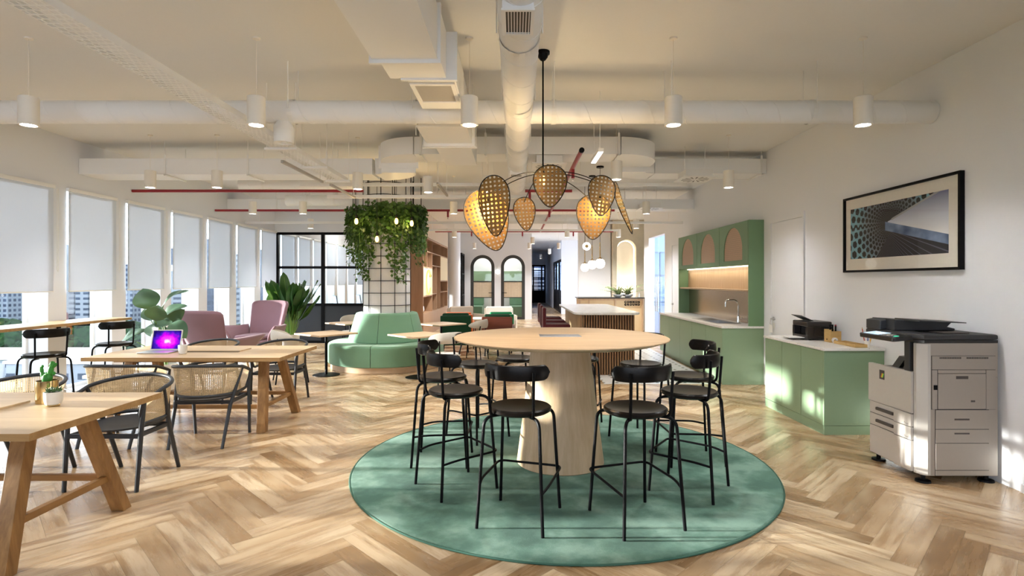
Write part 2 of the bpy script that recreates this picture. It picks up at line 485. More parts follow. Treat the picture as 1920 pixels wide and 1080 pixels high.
t = NT('roller_blind_fabric')
v = t.coord('Object', (1, 90, 3)); n = t.noise(v, 6, 2)
col = t.mix(n, (0.74, 0.79, 0.86, 1), (0.69, 0.74, 0.81, 1))
d = t.add('ShaderNodeBsdfDiffuse'); t.ln(col, d.inputs[0]); tr = t.add('ShaderNodeBsdfTranslucent'); t.ln(col, tr.inputs[0])
mx = t.add('ShaderNodeMixShader'); mx.inputs[0].default_value = 0.14; t.ln(d.outputs[0], mx.inputs[1]); t.ln(tr.outputs[0], mx.inputs[2])
tp = t.add('ShaderNodeBsdfTransparent'); mx2 = t.add('ShaderNodeMixShader'); mx2.inputs[0].default_value = 0.035; t.ln(mx.outputs[0], mx2.inputs[1]); t.ln(tp.outputs[0], mx2.inputs[2])
M['blind'] = t.done(mx2.outputs[0])
BL = ['first roller blind by the bar counter, cut by the picture edge', 'second roller blind along the bar counter, between bare white piers',
      'third roller blind, above the big rubber plant', 'fourth roller blind, above the empty pier beside the rubber plant',
      'fifth roller blind, above the lilac armchair seen from behind', 'sixth roller blind, above the gap between the lilac armchairs',
      'seventh roller blind, narrow, right against the black glazed partition',
      'roller blind behind the partition glass, next to its black corner frame', 'second roller blind behind the partition glass',
      'third roller blind behind the partition glass', 'fourth roller blind behind the partition glass', 'fifth roller blind behind the partition glass',
      'sixth roller blind behind the partition glass', 'last roller blind behind the partition glass, by the far end wall']
for k, s in enumerate(WIN[4:]):
    o = thing('roller_blind', BL[k].replace('right against', 'touching'), 'blind', (XL, s, 1.36), 0, 'roller blinds on the window wall')
    b = MB(); b.box(0.028, 0.0, 0.012, 0.030, 0.845, 1.30); b.build('blind_fabric', M['blind'], o)
    b = MB(); b.box(0.002, -0.01, 1.30, 0.05, 0.855, 1.345, 0.006); b.build('cassette', M['white_metal'], o)
    b = MB(); b.tube([(0.029, 0.0, 0.008), (0.029, 0.845, 0.008)], 0.009, 8); b.build('bottom_bar', M['white_metal'], o)
    b = MB(); b.tube([(0.05, 0.875, 1.30), (0.05, 0.875, 0.28), (0.056, 0.885, 0.26), (0.05, 0.895, 0.28), (0.05, 0.895, 1.30)], 0.0035, 5); b.build('pull_chain', M['ceramic'], o)

# picture wall with glass door opening, then a recess behind the reception counter
b = MB()
b.box(XR, -2.5, 0, XR+0.15, 13.2, H); b.box(XR, 13.2, 2.65, XR+0.15, 14.8, H); b.box(XR, 14.8, 0, XR+0.15, 15.35, H)
struct('wall_right', b, M['wall'])
b = MB(); b.box(5.05, 15.35, 0, 5.2, 17.3, H); struct('wall_recess', b, M['wall'])
M['niche'] = plain('beige_limewash', (0.83, 0.74, 0.57), 0.85, nz=0.1, nscale=8, var=0.1)
pl = [(2.97, 0), (3.10, 0)] + arch(3.10, 3.69, 0, 2.76)[2:][::-1] + [(3.69, 0), (5.05, 0), (5.05, H), (2.97, H)]
b = MB(); b.prism(pl, 16.75, 16.95, 'xz'); struct('wall_niche', b, M['niche'])
b = MB(); b.box(-6.1, -2.65, 0, -4.2, -2.5, H); b.box(3.0, -2.65, 0, 5.2, -2.5, H); b.box(-4.2, -2.65, 0, 3.0, -2.5, 1.0); b.box(-4.2, -2.65, 2.1, 3.0, -2.5, H)
struct('wall_rear_fill_block', b, M['wall'])  # unseen wall added behind the camera to cut the front fill light
b = MB(); b.box(2.95, 17.18, 0, 5.05, 17.3, H); b.box(2.95, 16.95, 0, 3.02, 17.18, H); b.box(3.78, 16.95, 0, 3.85, 17.18, H); struct('wall_niche_back', b, plain('niche_cream', (0.82, 0.76, 0.66), 0.8))
b = MB(); b.box(1.95, 16.95, 0, 2.97, 17.1, H); b.box(2.09, 16.945, 0.0, 2.10, 16.95, 2.5); struct('wall_panel', b, plain('white_lacquer_panel', (0.83, 0.83, 0.84), 0.35))
b = MB(); b.box(2.10, 25.0, 0, 5.2, 25.15, H); struct('wall_hall_front', b, M['wall'])
# hall walls
b = MB(); b.box(2.10, 25.15, 2.52, 2.25, 30.5, H); b.box(2.10, 30.5, 0, 2.25, 38.2, H); struct('wall_hall_right', b, M['wall'])
b = MB(); b.box(0.50, 21.80, 0, 0.65, 38.2, H); struct('wall_hall_left', b, M['wall'])
b = MB(); b.box(0.65, 38.0, 2.62, 2.10, 38.2, H); struct('wall_hall_end', b, M['wall'])
# wall with the two arched doors
A1, A2 = (-1.75, -0.81), (-0.56, 0.38)
pl = [(-6.1, 0), (A1[0], 0)] + arch(A1[0], A1[1], 0, 2.52)[2:][::-1] + [(A1[1], 0), (A2[0], 0)] + arch(A2[0], A2[1], 0, 2.52)[2:][::-1] + [(A2[1], 0), (0.65, 0), (0.65, H), (-6.1, H)]
b = MB(); b.prism(pl, 21.5, 21.8, 'xz'); struct('wall_back', b, M['wall'])
b = MB(); b.box(-2.2, 24.0, 0, 0.5, 24.1, H); b.box(-2.3, 21.8, 0, -2.2, 24.1, H); struct('wall_booth', b, M['wall'])
b = MB(); b.box(-2.2, 23.96, 1.5, 0.5, 24.0, 1.93); struct('trim_1', b, M['sage'])
# arched doors
M['tatami'] = None
t = NT('grid_woven_panel'); br = t.add('ShaderNodeTexBrick'); br.offset = 0.0
t.ln(t.coord('Object', (1,1,1), (PI/2, 0, 0)), br.inputs['Vector'])
br.inputs['Color1'].default_value = (0.66, 0.55, 0.40, 1); br.inputs['Color2'].default_value = (0.62, 0.51, 0.37, 1); br.inputs['Mortar'].default_value = (0.40, 0.31, 0.21, 1)
br.inputs['Scale'].default_value = 1; br.inputs['Brick Width'].default_value = 0.06; br.inputs['Row Height'].default_value = 0.06; br.inputs['Mortar Size'].default_value = 0.005
M['tatami'] = t.done(t.pbr(br.outputs[0], 0.8))
for i, (a0, a1) in enumerate((A1, A2)):
    b = MB(); out = arch(0, a1-a0, 0, 2.52); inn = arch(0.12, a1-a0-0.12, 0.10, 2.40)
    b.ringprism(out, inn, -0.02, 0.06, 'xz')
    b.box(0.11, 0, 1.46, a1-a0-0.11, 0.04, 1.50); b.box(0.11, 0, 0.84, a1-a0-0.11, 0.04, 0.87)
    d = struct('door_%d' % (i+1), b, M['darkframe'], loc=(a0, 21.52, 0))
    b = MB(); b.prism(arch(0.11, a1-a0-0.11, 1.48, 2.41), 0.018, 0.024, 'xz'); b.box(0.11, 0.018, 0.09, a1-a0-0.11, 0.024, 0.85)
    b.build('pane', M['glass'], d)
    b = MB(); b.box(0.11, 0.014, 0.87, a1-a0-0.11, 0.028, 1.46); b.build('woven_panel', M['tatami'], d)
    hx = (a1-a0-0.06) if i == 0 else 0.06
    b = MB(); b.tube(fillet([(hx, -0.02, 1.04), (hx, -0.07, 1.04), (hx + (-0.17 if i == 0 else 0.17), -0.07, 1.04)], 0.02), 0.011, 8); b.build('door_handle', M['black'], d)
for i, (x0, x1) in enumerate(((-2.18, -1.35), (-0.25, 0.48))):
    o = thing('booth_bench', 'green padded bench seen through the %s arched door' % ('first' if i == 0 else 'second'), 'bench', (x0, 22.6, 0))
    b = MB(); b.box(0, 0, 0.0, x1-x0, 1.3, 0.46, 0.04); b.build('seat', M['mint'], o)
    b = MB(); b.box(0, 1.14, 0.46, x1-x0, 1.3, 0.98, 0.04); b.build('backrest', M['mint'], o)
# white doors on the picture wall
for i, (y0, y1) in enumerate(((6.87, 7.69), (11.75, 12.55))):
    b = MB(); b.box(XR-0.012, y0, 0, XR+0.01, y1, 2.30, 0.004)
    d = struct('door_%d' % (i+3), b, M['wall'])
    b = MB(); b.box(XR-0.02, y0-0.05, 0, XR, y0-0.006, 2.37); b.box(XR-0.02, y1+0.006, 0, XR, y1+0.05, 2.37); b.box(XR-0.02, y0-0.006, 2.306, XR, y1+0.006, 2.37)
    b.build('door_frame', M['wall'], d)
    b = MB(); b.tube(fillet([(XR-0.012, y1-0.07, 0.98), (XR-0.06, y1-0.07, 0.98), (XR-0.06, y1-0.19, 0.98)], 0.02), 0.010, 8)
    b.lathe([(0.0, 0), (0.026, 0), (0.026, 0.008), (0, 0.008)], 16, (XR-0.022, y1-0.07, 0.98), axis='x'); b.build('door_handle', M['steel'], d)
    b = MB(); b.box(XR-0.016, y1-0.105, 0.84, XR-0.012, y1-0.045, 0.92, 0.001); b.build('lock_plate', M['white_metal'], d)
o = thing('door_tag', 'small white card hanging from the door handle by the kitchen', 'tag', (XR-0.066, 7.60, 0.85))
b = MB(); b.tube([(0, 0, 0.13), (0.0, 0.02, 0.06), (0, 0, 0.05)], 0.002, 5); b.build('string', M['beige'], o)
b = MB(); b.box(-0.002, -0.05, -0.06, 0.002, 0.05, 0.05); b.build('card', M['paper'], o)
# glass double door in the picture wall and the bright room behind it
for i, (y0, y1) in enumerate(((13.22, 13.99), (14.01, 14.78))):
    b = MB(); b.box(XR+0.05, y0, 0.01, XR+0.062, y1, 2.63)
    d = struct('door_%d' % (i+5), b, M['glass_in'])
    yy = y1-0.08 if i == 0 else y0+0.08
    b = MB()
    b.tube([(XR+0.01, yy, 0.72), (XR+0.01, yy, 1.6)], 0.014, 10)
    for z in (0.85, 1.45): b.tube([(XR+0.01, yy, z), (XR+0.055, yy, z)], 0.008, 8)
    b.build('pull_handle', M['chrome'], d)
b = MB(); b.box(XR-0.004, 13.16, 0, XR+0.154, 13.215, 2.69); b.box(XR-0.004, 14.785, 0, XR+0.154, 14.84, 2.69)
struct('trim_2', b, M['white_metal'])
b = MB(); b.box(7.6, 11.5, 0, 7.75, 19, H); b.box(3.75, 19, 0, 7.75, 19.1, H); b.box(XR+0.15, 15.2, 0, 7.6, 15.35, H); struct('wall_side_room', b, plain('blue_reflection_wall', (0.36, 0.50, 0.74), 0.8))  # blue colour stands in for reflections in the door glass
b = MB()
for x in (4.0, 4.22, 4.6, 5.0): b.box(x, 15.17, 0, x+0.02, 15.198, 2.3)
for z in (0.9, 1.65, 2.28): b.box(3.83, 15.17, z, 5.02, 15.198, z+0.03)
struct('trim_3', b, plain('slate_blue_frame', (0.22, 0.30, 0.45), 0.5))
# black glazed partition to the meeting room, wall above
b = MB(); b.box(XL, 13.25, 2.68, -3.35, 13.4, H); b.box(-3.5, 13.25, 0, -3.35, 14.3, H); struct('wall_meeting', b, M['wall'])
b = MB()
xs = (-5.78, -4.67, -3.56)
for x in xs: b.box(x-0.02, 13.27, 0, x+0.05, 13.35, 2.68)
for z in (0.0, 0.90, 1.80, 2.62): b.box(-5.78, 13.28, z, -3.5, 13.34, z+0.06)
p = struct('wall_partition', b, M['black'])
for x in xs[:2]:
    b = MB(); b.box(x+0.05, 13.30, 0.06, x+1.09, 13.325, 0.90); b.build('solid_panel', M['blackpanel'], p)
    for z in (0.96, 1.86):
        b = MB(); b.box(x+0.05, 13.305, z, x+1.09, 13.315, z+0.84 if z < 1 else 2.62); b.build('pane', M['glass_in'], p)
b = MB()
# glazed screens in the hall
for y in (25.15, 26.9, 28.7, 30.4): b.box(2.12, y, 0, 2.2, y+0.1, 2.52)
for z in (0.0, 0.95, 2.42): b.box(2.12, 25.15, z, 2.2, 30.5, z+0.1)
b.box(2.13, 25.2, 0.05, 2.18, 30.5, 0.95)
h = struct('wall_hall_screen', b, M['black'])
b = MB(); b.box(2.15, 25.2, 1.0, 2.16, 30.5, 2.45); b.build('pane', M['glass_dark'], h)
b = MB()
for x in (0.65, 1.08, 1.20, 1.78, 2.0): b.box(x, 38.0, 0, x+0.10, 38.1, 2.62)
b.box(0.65, 38.0, 2.5, 2.1, 38.1, 2.62); b.box(0.65, 38.02, 0, 2.1, 38.08, 0.85)
d = struct('door_7', b, M['black'])
b = MB(); b.box(0.65, 38.04, 0.85, 2.1, 38.05, 2.5); b.build('pane', M['glass_dark'], d)
b = MB()
for z in (0.95, 1.2, 1.45, 1.8, 1.95, 2.1, 2.3): b.box(0.6, 38.9, z, 2.2, 38.92, z+0.11)
struct('trim_4', b, M['white_metal'])
b = MB(); b.box(0.4, 39.0, 0, 2.4, 39.05, H); struct('wall_hall_beyond', b, plain('navy_wall', (0.03, 0.05, 0.1), 0.7))
# far round pillar, slim black window beside it
b = MB(); b.lathe([(0.23, 0), (0.23, H)], 32, (-2.22, 19.95, 0)); struct('column_far', b, M['wall'])
b = MB()
for y in (20.35, 20.75, 21.4): b.box(-2.04, y, 0.05, -1.98, y+0.07, 2.55)
for z in (0.05, 0.95, 1.75, 2.5): b.box(-2.04, 20.35, z, -1.98, 21.45, z+0.05)
b.box(-2.02, 20.4, 0.05, -2.0, 21.4, 0.95)
w = struct('window_20', b, M['black'])
b = MB(); b.box(-2.015, 20.4, 0.95, -2.005, 21.4, 2.5); b.build('pane', M['glass_dark'], w)
# beige bulkhead above the bookcase
b = MB(); b.box(-3.6, 14.3, 2.70, -2.4, 19.6, H); struct('trim_5', b, plain('beige_bulkhead', (0.55, 0.44, 0.32), 0.7))
b = MB()
b.box(XR-0.012, 1, 0, XR, 3.9, 0.06); struct('baseboard_right', b, M['wall'])

# ---------------------------------------------------------------- the city outside
def tower_mat(name, wall, glass, bw, rh, mort):
    t = NT(name); tc = t.add('ShaderNodeTexCoord'); sp = t.add('ShaderNodeSeparateXYZ'); t.ln(tc.outputs['Object'], sp.inputs[0])
    cb = t.add('ShaderNodeCombineXYZ'); t.ln(t.math('ADD', sp.outputs[0], sp.outputs[1]), cb.inputs[0]); t.ln(sp.outputs[2], cb.inputs[1])
    br = t.add('ShaderNodeTexBrick'); br.offset = 0.0; t.ln(cb.outputs[0], br.inputs['Vector'])
    br.inputs['Color1'].default_value = (*glass, 1); br.inputs['Color2'].default_value = (*[g*1.8 for g in glass], 1); br.inputs['Mortar'].default_value = (*wall, 1)
    br.inputs['Scale'].default_value = 1; br.inputs['Brick Width'].default_value = bw; br.inputs['Row Height'].default_value = rh; br.inputs['Mortar Size'].default_value = mort; br.inputs['Mortar Smooth'].default_value = 0.0
    return t.done(t.pbr(br.outputs[0], 0.8, 0, 0.05))
TM = [tower_mat('tower_facade', (0.14, 0.165, 0.20), (0.012, 0.02, 0.04), 3.4, 3.2, 0.75), tower_mat('slab_facade', (0.17, 0.19, 0.22), (0.014, 0.022, 0.04), 7.0, 3.4, 0.95),
      tower_mat('blue_facade', (0.03, 0.045, 0.08), (0.012, 0.02, 0.04), 5.0, 3.6, 0.5), tower_mat('low_facade', (0.20, 0.22, 0.25), (0.03, 0.04, 0.06), 4.0, 3.4, 1.0)]
t = NT('park_grass'); n = t.noise(t.coord('Object'), 0.05, 4); n2 = t.noise(t.coord('Object'), 0.3, 4)
c = t.ramp(n, [(0.35, (0.006, 0.022, 0.010)), (0.5, (0.018, 0.050, 0.024)), (0.62, (0.045, 0.08, 0.04))])
c = t.mix(t.math('MULTIPLY', n2, 0.5), c, (0.015, 0.04, 0.02, 1))
b = MB(); b.box(-900, -200, -26, -12, 900, -25); struct('terrain_outside', b, t.done(t.pbr(c, 0.9, 0, 0.0)))
def tower(x, y, w, d, top, m, label):
    o = thing('apartment_tower', label, 'building', (x, y, -25), 0.0, 'towers beyond the windows')
    b = MB(); b.box(-w/2, -d/2, 0, w/2, d/2, top+25); b.build('facade', TM[m], o)
    b = MB(); b.box(-w/2-0.5, -d/2-0.5, top+25, w/2+0.5, d/2+0.5, top+26.2); b.box(-w/5, -d/5, top+26.2, w/5, d/5, top+29); b.build('roof_slab', M['concrete'], o)
for x, y, w, d, top, m, lb in (
    (-352, 352, 20, 16, 28, 0, 'pale gridded tower in the first window by the bar counter'), (-326, 352, 16, 16, 26, 0, 'white tower with dense windows beside the first white pier'),
    (-296, 362, 11, 14, 25, 1, 'slab tower with dark window bands in the second window'), (-277, 358, 8, 14, 28, 1, 'slim slab tower beside the banded one in the second window'),
    (-252, 355, 20, 16, 12, 0, 'stepped white apartment block behind the rubber plant'), (-250, 420, 26, 16, 26, 2, 'dark blue office block rising behind the stepped white one'),
    (-222, 362, 14, 14, 8, 1, 'white banded block seen past the big rubber plant leaves'), (-200, 352, 11, 14, 28, 2, 'dark blue tower between the piers by the lilac armchair'),
    (-176, 340, 9, 14, 18, 1, 'striped white block in the gap between the lilac armchairs'), (-150, 330, 10, 14, 20, 2, 'blue block glimpsed beside the second lilac armchair')):
    tower(x, y, w, d, top, m, lb)
for x, y, w, d, top, lb in ((-137, 150, 44, 20, -18.5, 'long white low-rise under the first window'), (-104, 132, 20, 18, -17, 'white low-rise house under the second window'),
                            (-78, 118, 16, 16, -18, 'white low-rise roof under the third window'), (-120, 112, 30, 14, -21, 'low white shed roof at the foot of the first window')):
    o = thing('low_rise_block', lb, 'building', (x, y, -25), 0.0, 'low white blocks below the windows')
    b = MB(); b.box(-w/2, -d/2, 0, w/2, d/2, top+25); b.build('facade', TM[3], o)
    b = MB(); b.box(-w/2-0.4, -d/2-0.4, top+25, w/2+0.4, d/2+0.4, top+25.6); b.build('roof_slab', M['concrete'], o)
t = NT('tree_canopy'); n = t.noise(t.coord('Object'), 0.8, 4); c = t.ramp(n, [(0.35, (0.003, 0.010, 0.005)), (0.65, (0.014, 0.036, 0.014))])
M['canopy'] = t.done(t.pbr(c, 0.9, 0, 0.0))
b = MB(); rnd = random.Random(11)
for i in range(320):
    yy = rnd.uniform(205, 315); xx = -yy*rnd.uniform(0.42, 0.98); r = rnd.uniform(2, 4.5)
    m = Matrix.Translation((xx, yy, -25 + r*0.5)) @ Matrix.Diagonal((1, 1, 0.7, 1))
    bmesh.ops.create_icosphere(b.bm, subdivisions=2, radius=r, matrix=m)
for vv in b.bm.verts: vv.co += Vector((rnd.uniform(-.7,.7), rnd.uniform(-.7,.7), rnd.uniform(-.7,.7)))
o = b.build('park_trees', M['canopy']); tag(o, 'dark green trees of the park seen below the bar counter', 'trees', None, 'stuff')

# ---------------------------------------------------------------- camera, sky, sun
cam = bpy.data.cameras.new('camera'); co = bpy.data.objects.new('camera', cam); C.objects.link(co)
co.location = (0, 0, 1.5); co.rotation_euler = (PI/2, 0, 0)
cam.sensor_width = 36; cam.lens = 36*1030/1920; cam.shift_x = -6/1920; cam.shift_y = -13/1920; cam.clip_end = 2000; cam.clip_start = 0.05
S.camera = co
w = bpy.data.worlds.new('world'); S.world = w; w.use_nodes = True
bg = w.node_tree.nodes['Background']; bg.inputs[0].default_value = (0.80, 0.88, 1.0, 1); bg.inputs[1].default_value = SKY
sun = bpy.data.lights.new('sun', 'SUN'); sun.energy = SUN; sun.angle = R(1.6); sun.color = (1.0, 0.955, 0.89)
so = bpy.data.objects.new('sun', sun); C.objects.link(so)
so.rotation_euler = Vector((1.0, 0.0, -math.tan(R(6.0)))).to_track_quat('-Z', 'Y').to_euler()
def lamp(kind, loc, watt, col=(1, 0.93, 0.84), rad=0.05, ang=110, blend=0.7, name='lamp'):
    l = bpy.data.lights.new(name, kind); l.energy = watt; l.color = col; l.shadow_soft_size = rad
    if kind == 'SPOT': l.spot_size = R(ang); l.spot_blend = blend
    o = bpy.data.objects.new(name, l); C.objects.link(o); o.location = loc
    return o
def face(px, py, tx, ty):            # rotation that turns local +Y towards a target
    return math.atan2(-(tx-px), ty-py)

def bar(b, p0, p1, wx, wy, bev=0.004):
    """straight square bar with horizontal end cuts"""
    vs = []
    for p in (p0, p1):
        for dx, dy in ((-1,-1),(1,-1),(1,1),(-1,1)):
            vs.append(b.bm.verts.new((p[0]+dx*wx/2, p[1]+dy*wy/2, p[2])))
    fs = [b.bm.faces.new([vs[i] for i in f]) for f in ((3,2,1,0),(4,5,6,7),(0,1,5,4),(1,2,6,5),(2,3,7,6),(3,0,4,7))]
    bmesh.ops.recalc_face_normals(b.bm, faces=fs)
    if bev: bmesh.ops.bevel(b.bm, geom=list(set(e for f in fs for e in f.edges)), offset=bev, segments=2, profile=0.5, affect='EDGES')

def edge_mat(o):
    o.data.materials.append(M['oak_edge'])
    for p in o.data.polygons:
        if abs(p.normal.z) < 0.5: p.material_index = 1
    return o
M['oak_edge'] = wood('oak_edge_grain', (0.50, 0.31, 0.13), (0.36, 0.20, 0.075), 'x', 0.9, 0.5)

# ---------------------------------------------------------------- rug, round table
TX, TY = 0.372, 4.54
t = NT('sea_green_velvet')
v = t.coord('Object'); n = t.noise(v, 2.2, 5, 0.62); n2 = t.noise(t.coord('Object', (9, 70, 1)), 3, 3); n3 = t.noise(v, 300, 2)
c = t.ramp(n, [(0.41, (0.045, 0.118, 0.090)), (0.5, (0.110, 0.228, 0.175)), (0.60, (0.250, 0.395, 0.320))])
c = t.mix(t.math('MULTIPLY', n2, 0.55), c, (0.05, 0.14, 0.105, 1))
c = t.mix(t.math('MULTIPLY', n3, 0.25), c, (0.30, 0.48, 0.38, 1))
M['rug'] = t.done(t.pbr(c, 0.95, 0, 0.1, t.bump(n3, 0.5, 0.004), 0, 0.08))
o = thing('round_rug', 'round sea-green velvet rug under the round bar table', 'rug', (TX, TY+0.02, 0))
b = MB(); b.lathe([(0, 0.014), (1.55, 0.014), (1.655, 0.013), (1.668, 0.008), (1.672, 0.001), (0, 0.001)], 128); b.build('pile', M['rug'], o)
b = MB(); b.tube([(1.673*math.cos(2*PI*i/128), 1.673*math.sin(2*PI*i/128), 0.006) for i in range(128)], 0.006, 6, True); b.build('bound_edge', plain('rug_edge', (0.05, 0.14, 0.10), 0.9), o)

o = thing('bar_table', 'round oak bar table on a conical pedestal in the middle of the rug', 'table', (TX, TY, 0.014))
b = MB(); b.lathe([(0, 1.031), (0.868, 1.031), (0.875, 1.027), (0.874, 1.020), (0.80, 0.995), (0.66, 0.982), (0, 0.982)], 128); b.build('tabletop', M['oak_round'], o, ang=30)
b = MB(); b.lathe([(0, 0), (0.352, 0), (0.358, 0.006), (0.30, 0.45), (0.236, 0.982), (0, 0.982)], 96); b.build('pedestal', wood('pedestal_oak', (0.66, 0.49, 0.315), (0.50, 0.345, 0.20), 'z', 0.9, 0.45), o)
b = MB(); b.box(-0.17, -0.06, 1.030, 0.17, 0.14, 1.034, 0.001); b.box(-0.155, 0.0, 1.034, 0.155, 0.004, 1.0345); b.build('power_socket_lid', M['steel'], o)

# ---------------------------------------------------------------- bar stools
def make_stool():
    r = thing('bar_stool', '', 'stool')
    b = MB(); b.lathe([(0, 0.694), (0.10, 0.696), (0.16, 0.704), (0.186, 0.707), (0.197, 0.698), (0.195, 0.680), (0.175, 0.668), (0, 0.668)], 40); b.build('seat', M['blackwood'], r)
    for sx in (-1, 1):
        for sy in (-1, 1):
            b = MB(); b.tube(fillet([(sx*0.205, sy*0.222, 0), (sx*0.172, sy*0.178, 0.662), (sx*0.08, sy*0.09, 0.664)], 0.07, 7), 0.0105, 8); b.build('leg', M['black'], r)
    z = 0.262; q = lambda s, k: (s*(0.205-0.033*z/0.66), k*(0.222-0.044*z/0.66))
    x0, y0 = q(1, 1)
    b = MB(); b.tube(fillet([(-x0-0.004, -y0, z-0.02), (-x0-0.024, -y0+0.10, z), (-x0-0.022, y0+0.022, z+0.01), (x0+0.022, y0+0.022, z+0.01), (x0+0.024, -y0+0.10, z), (x0+0.004, -y0, z-0.02)], 0.05, 6), 0.008, 8)
    b.build('footrest', M['black'], r)
    for sx in (-1, 1):
        b = MB(); b.tube(fillet([(sx*0.09, -0.10, 0.665), (sx*0.135, -0.172, 0.667), (sx*0.142, -0.192, 0.945)], 0.045, 6), 0.0095, 8); b.build('back_support', M['black'], r)
    b = MB()
    A = 66; n = 36
    def prof(i):
        s = -1 + 2*i/n; s = math.copysign(abs(s)**0.8, s); a = R(A*s)
        return a, 0.047*math.sqrt(max(0.06, 1-(max(0, abs(s)-0.84)/0.16)**2))
    rings = []
    for i in range(n+1):
        a, h = prof(i); ring = []
        for rr, zz in ((0.212, -h+0.006), (0.206, 0), (0.212, h-0.006), (0.219, h), (0.228, h-0.006), (0.233, 0), (0.228, -h+0.006), (0.219, -h)):
            ring.append(b.bm.verts.new((rr*math.sin(a), 0.022-rr*math.cos(a), 0.935+zz)))
        rings.append(ring)
    for i in range(n):
        for j in range(8):
            b.bm.faces.new((rings[i][j], rings[i+1][j], rings[i+1][(j+1)%8], rings[i][(j+1)%8]))
    b.bm.faces.new(rings[0][::-1]); b.bm.faces.new(rings[-1])
    bmesh.ops.recalc_face_normals(b.bm, faces=b.bm.faces)
    b.build('backrest', M['blackwood'], r, ang=28)
    return r
ST = [(0.03, 3.45, 'black bar stool in front of the table, on the side of the cane chairs', 0), (0.747, 3.415, 'black bar stool in front of the table, on the side of the photocopier', 0),
      (-0.43, 3.98, 'black bar stool on the cane-chair side of the table, second back from the front', 0), (1.247, 3.94, 'black bar stool on the photocopier side of the table, second back from the front', 0),
      (-0.60, 4.56, 'black bar stool at the table end facing the green sofa, halfway round', 0), (1.455, 4.585, 'black bar stool at the table end facing the kitchen, halfway round', 0),
      (-0.36, 5.26, 'black bar stool behind the table, by the bistro table and cream chair', 0), (1.20, 5.25, 'black bar stool behind the table, in front of the dotted tiles', 0),
      (0.004, 5.64, 'black bar stool half hidden behind the pedestal, towards the green sofa', 0), (0.655, 5.62, 'black bar stool mostly hidden behind the pedestal, towards the slatted island', 0)]
stool = None
for x, y, lb, _ in ST:
    rz = face(x, y, TX, TY)
    if stool is None:
        stool = make_stool(); stool.location = (x, y, 0.0152); stool.rotation_euler = (0, 0, rz); stool['label'] = lb; stool['group'] = 'bar stools around the round table'
    else: dup(stool, (x, y, 0.0152), rz, lb, 'bar stools around the round table')
for x, y, lb in ((-5.14, 6.0, 'black bar stool at the window counter, above the potted cactus'), (-5.14, 7.05, 'black bar stool at the far end of the window counter, by the rubber plant')):
    dup(stool, (x, y, 0.005), R(58), lb, 'bar stools at the window counter')
o = thing('bar_counter', 'long oak counter running along the windows', 'counter', (0, 0, 0))
b = MB(); b.box(XL+0.003, 2.0, 0.967, -5.30, 7.60, 1.0, 0.003); edge_mat(b.build('worktop', M['oak_y'], o))
for y in (2.5, 4.1, 5.72, 6.9+0.04):
    b = MB(); b.box(XL+0.004, y, 0.80, XL+0.03, y+0.04, 0.967); b.box(XL+0.03, y, 0.935, -5.4, y+0.04, 0.967); b.build('bracket', M['black'], o)

# ---------------------------------------------------------------- trestle tables
def make_trestle(label):
    r = thing('trestle_table', label, 'table')
    b = MB(); b.box(-0.975, -0.505, 0.712, 0.975, 0.505, 0.75, 0.002); edge_mat(b.build('tabletop', M['oak'], r))
    b = MB(); b.box(-0.80, -0.30, 0.675, 0.80, 0.30, 0.712); b.build('apron', M['oak_rail'], r)
    for sx in (-1, 1):
        for sy in (-1, 1):
            b = MB(); bar(b, (sx*0.765, sy*0.42, 0), (sx*0.68, sy*0.19, 0.712), 0.085, 0.075); b.build('leg', M['oak_leg'], r)
        b = MB(); b.box(sx*0.738-0.02, -0.34, 0.215, sx*0.738+0.02, 0.34, 0.255, 0.004); b.build('cross_rail', M['oak_rail_y'], r)
    for sy in (-1, 1):
        b = MB(); b.box(-0.735, sy*0.345-0.018, 0.215, 0.735, sy*0.345+0.018, 0.255, 0.004); b.build('long_rail', M['oak_rail'], r)
    b = MB(); b.box(-0.27, -0.05, 0.7505, 0.36, 0.20, 0.762, 0.001); b.build('cable_flap', M['oak'], r)
    b = MB(); b.box(-0.27, -0.09, 0.7502, 0.36, -0.05, 0.752); b.build('cable_slot', M['black'], r)
    return r
tr = make_trestle('oak trestle table carrying the open laptop'); tr.location = (-3.28, 5.88, 0); tr['group'] = 'oak trestle tables'
dup(tr, (-3.36, 3.20, 0), 0, 'oak trestle table carrying the cactus pots, cut by the picture edge', 'oak trestle tables')

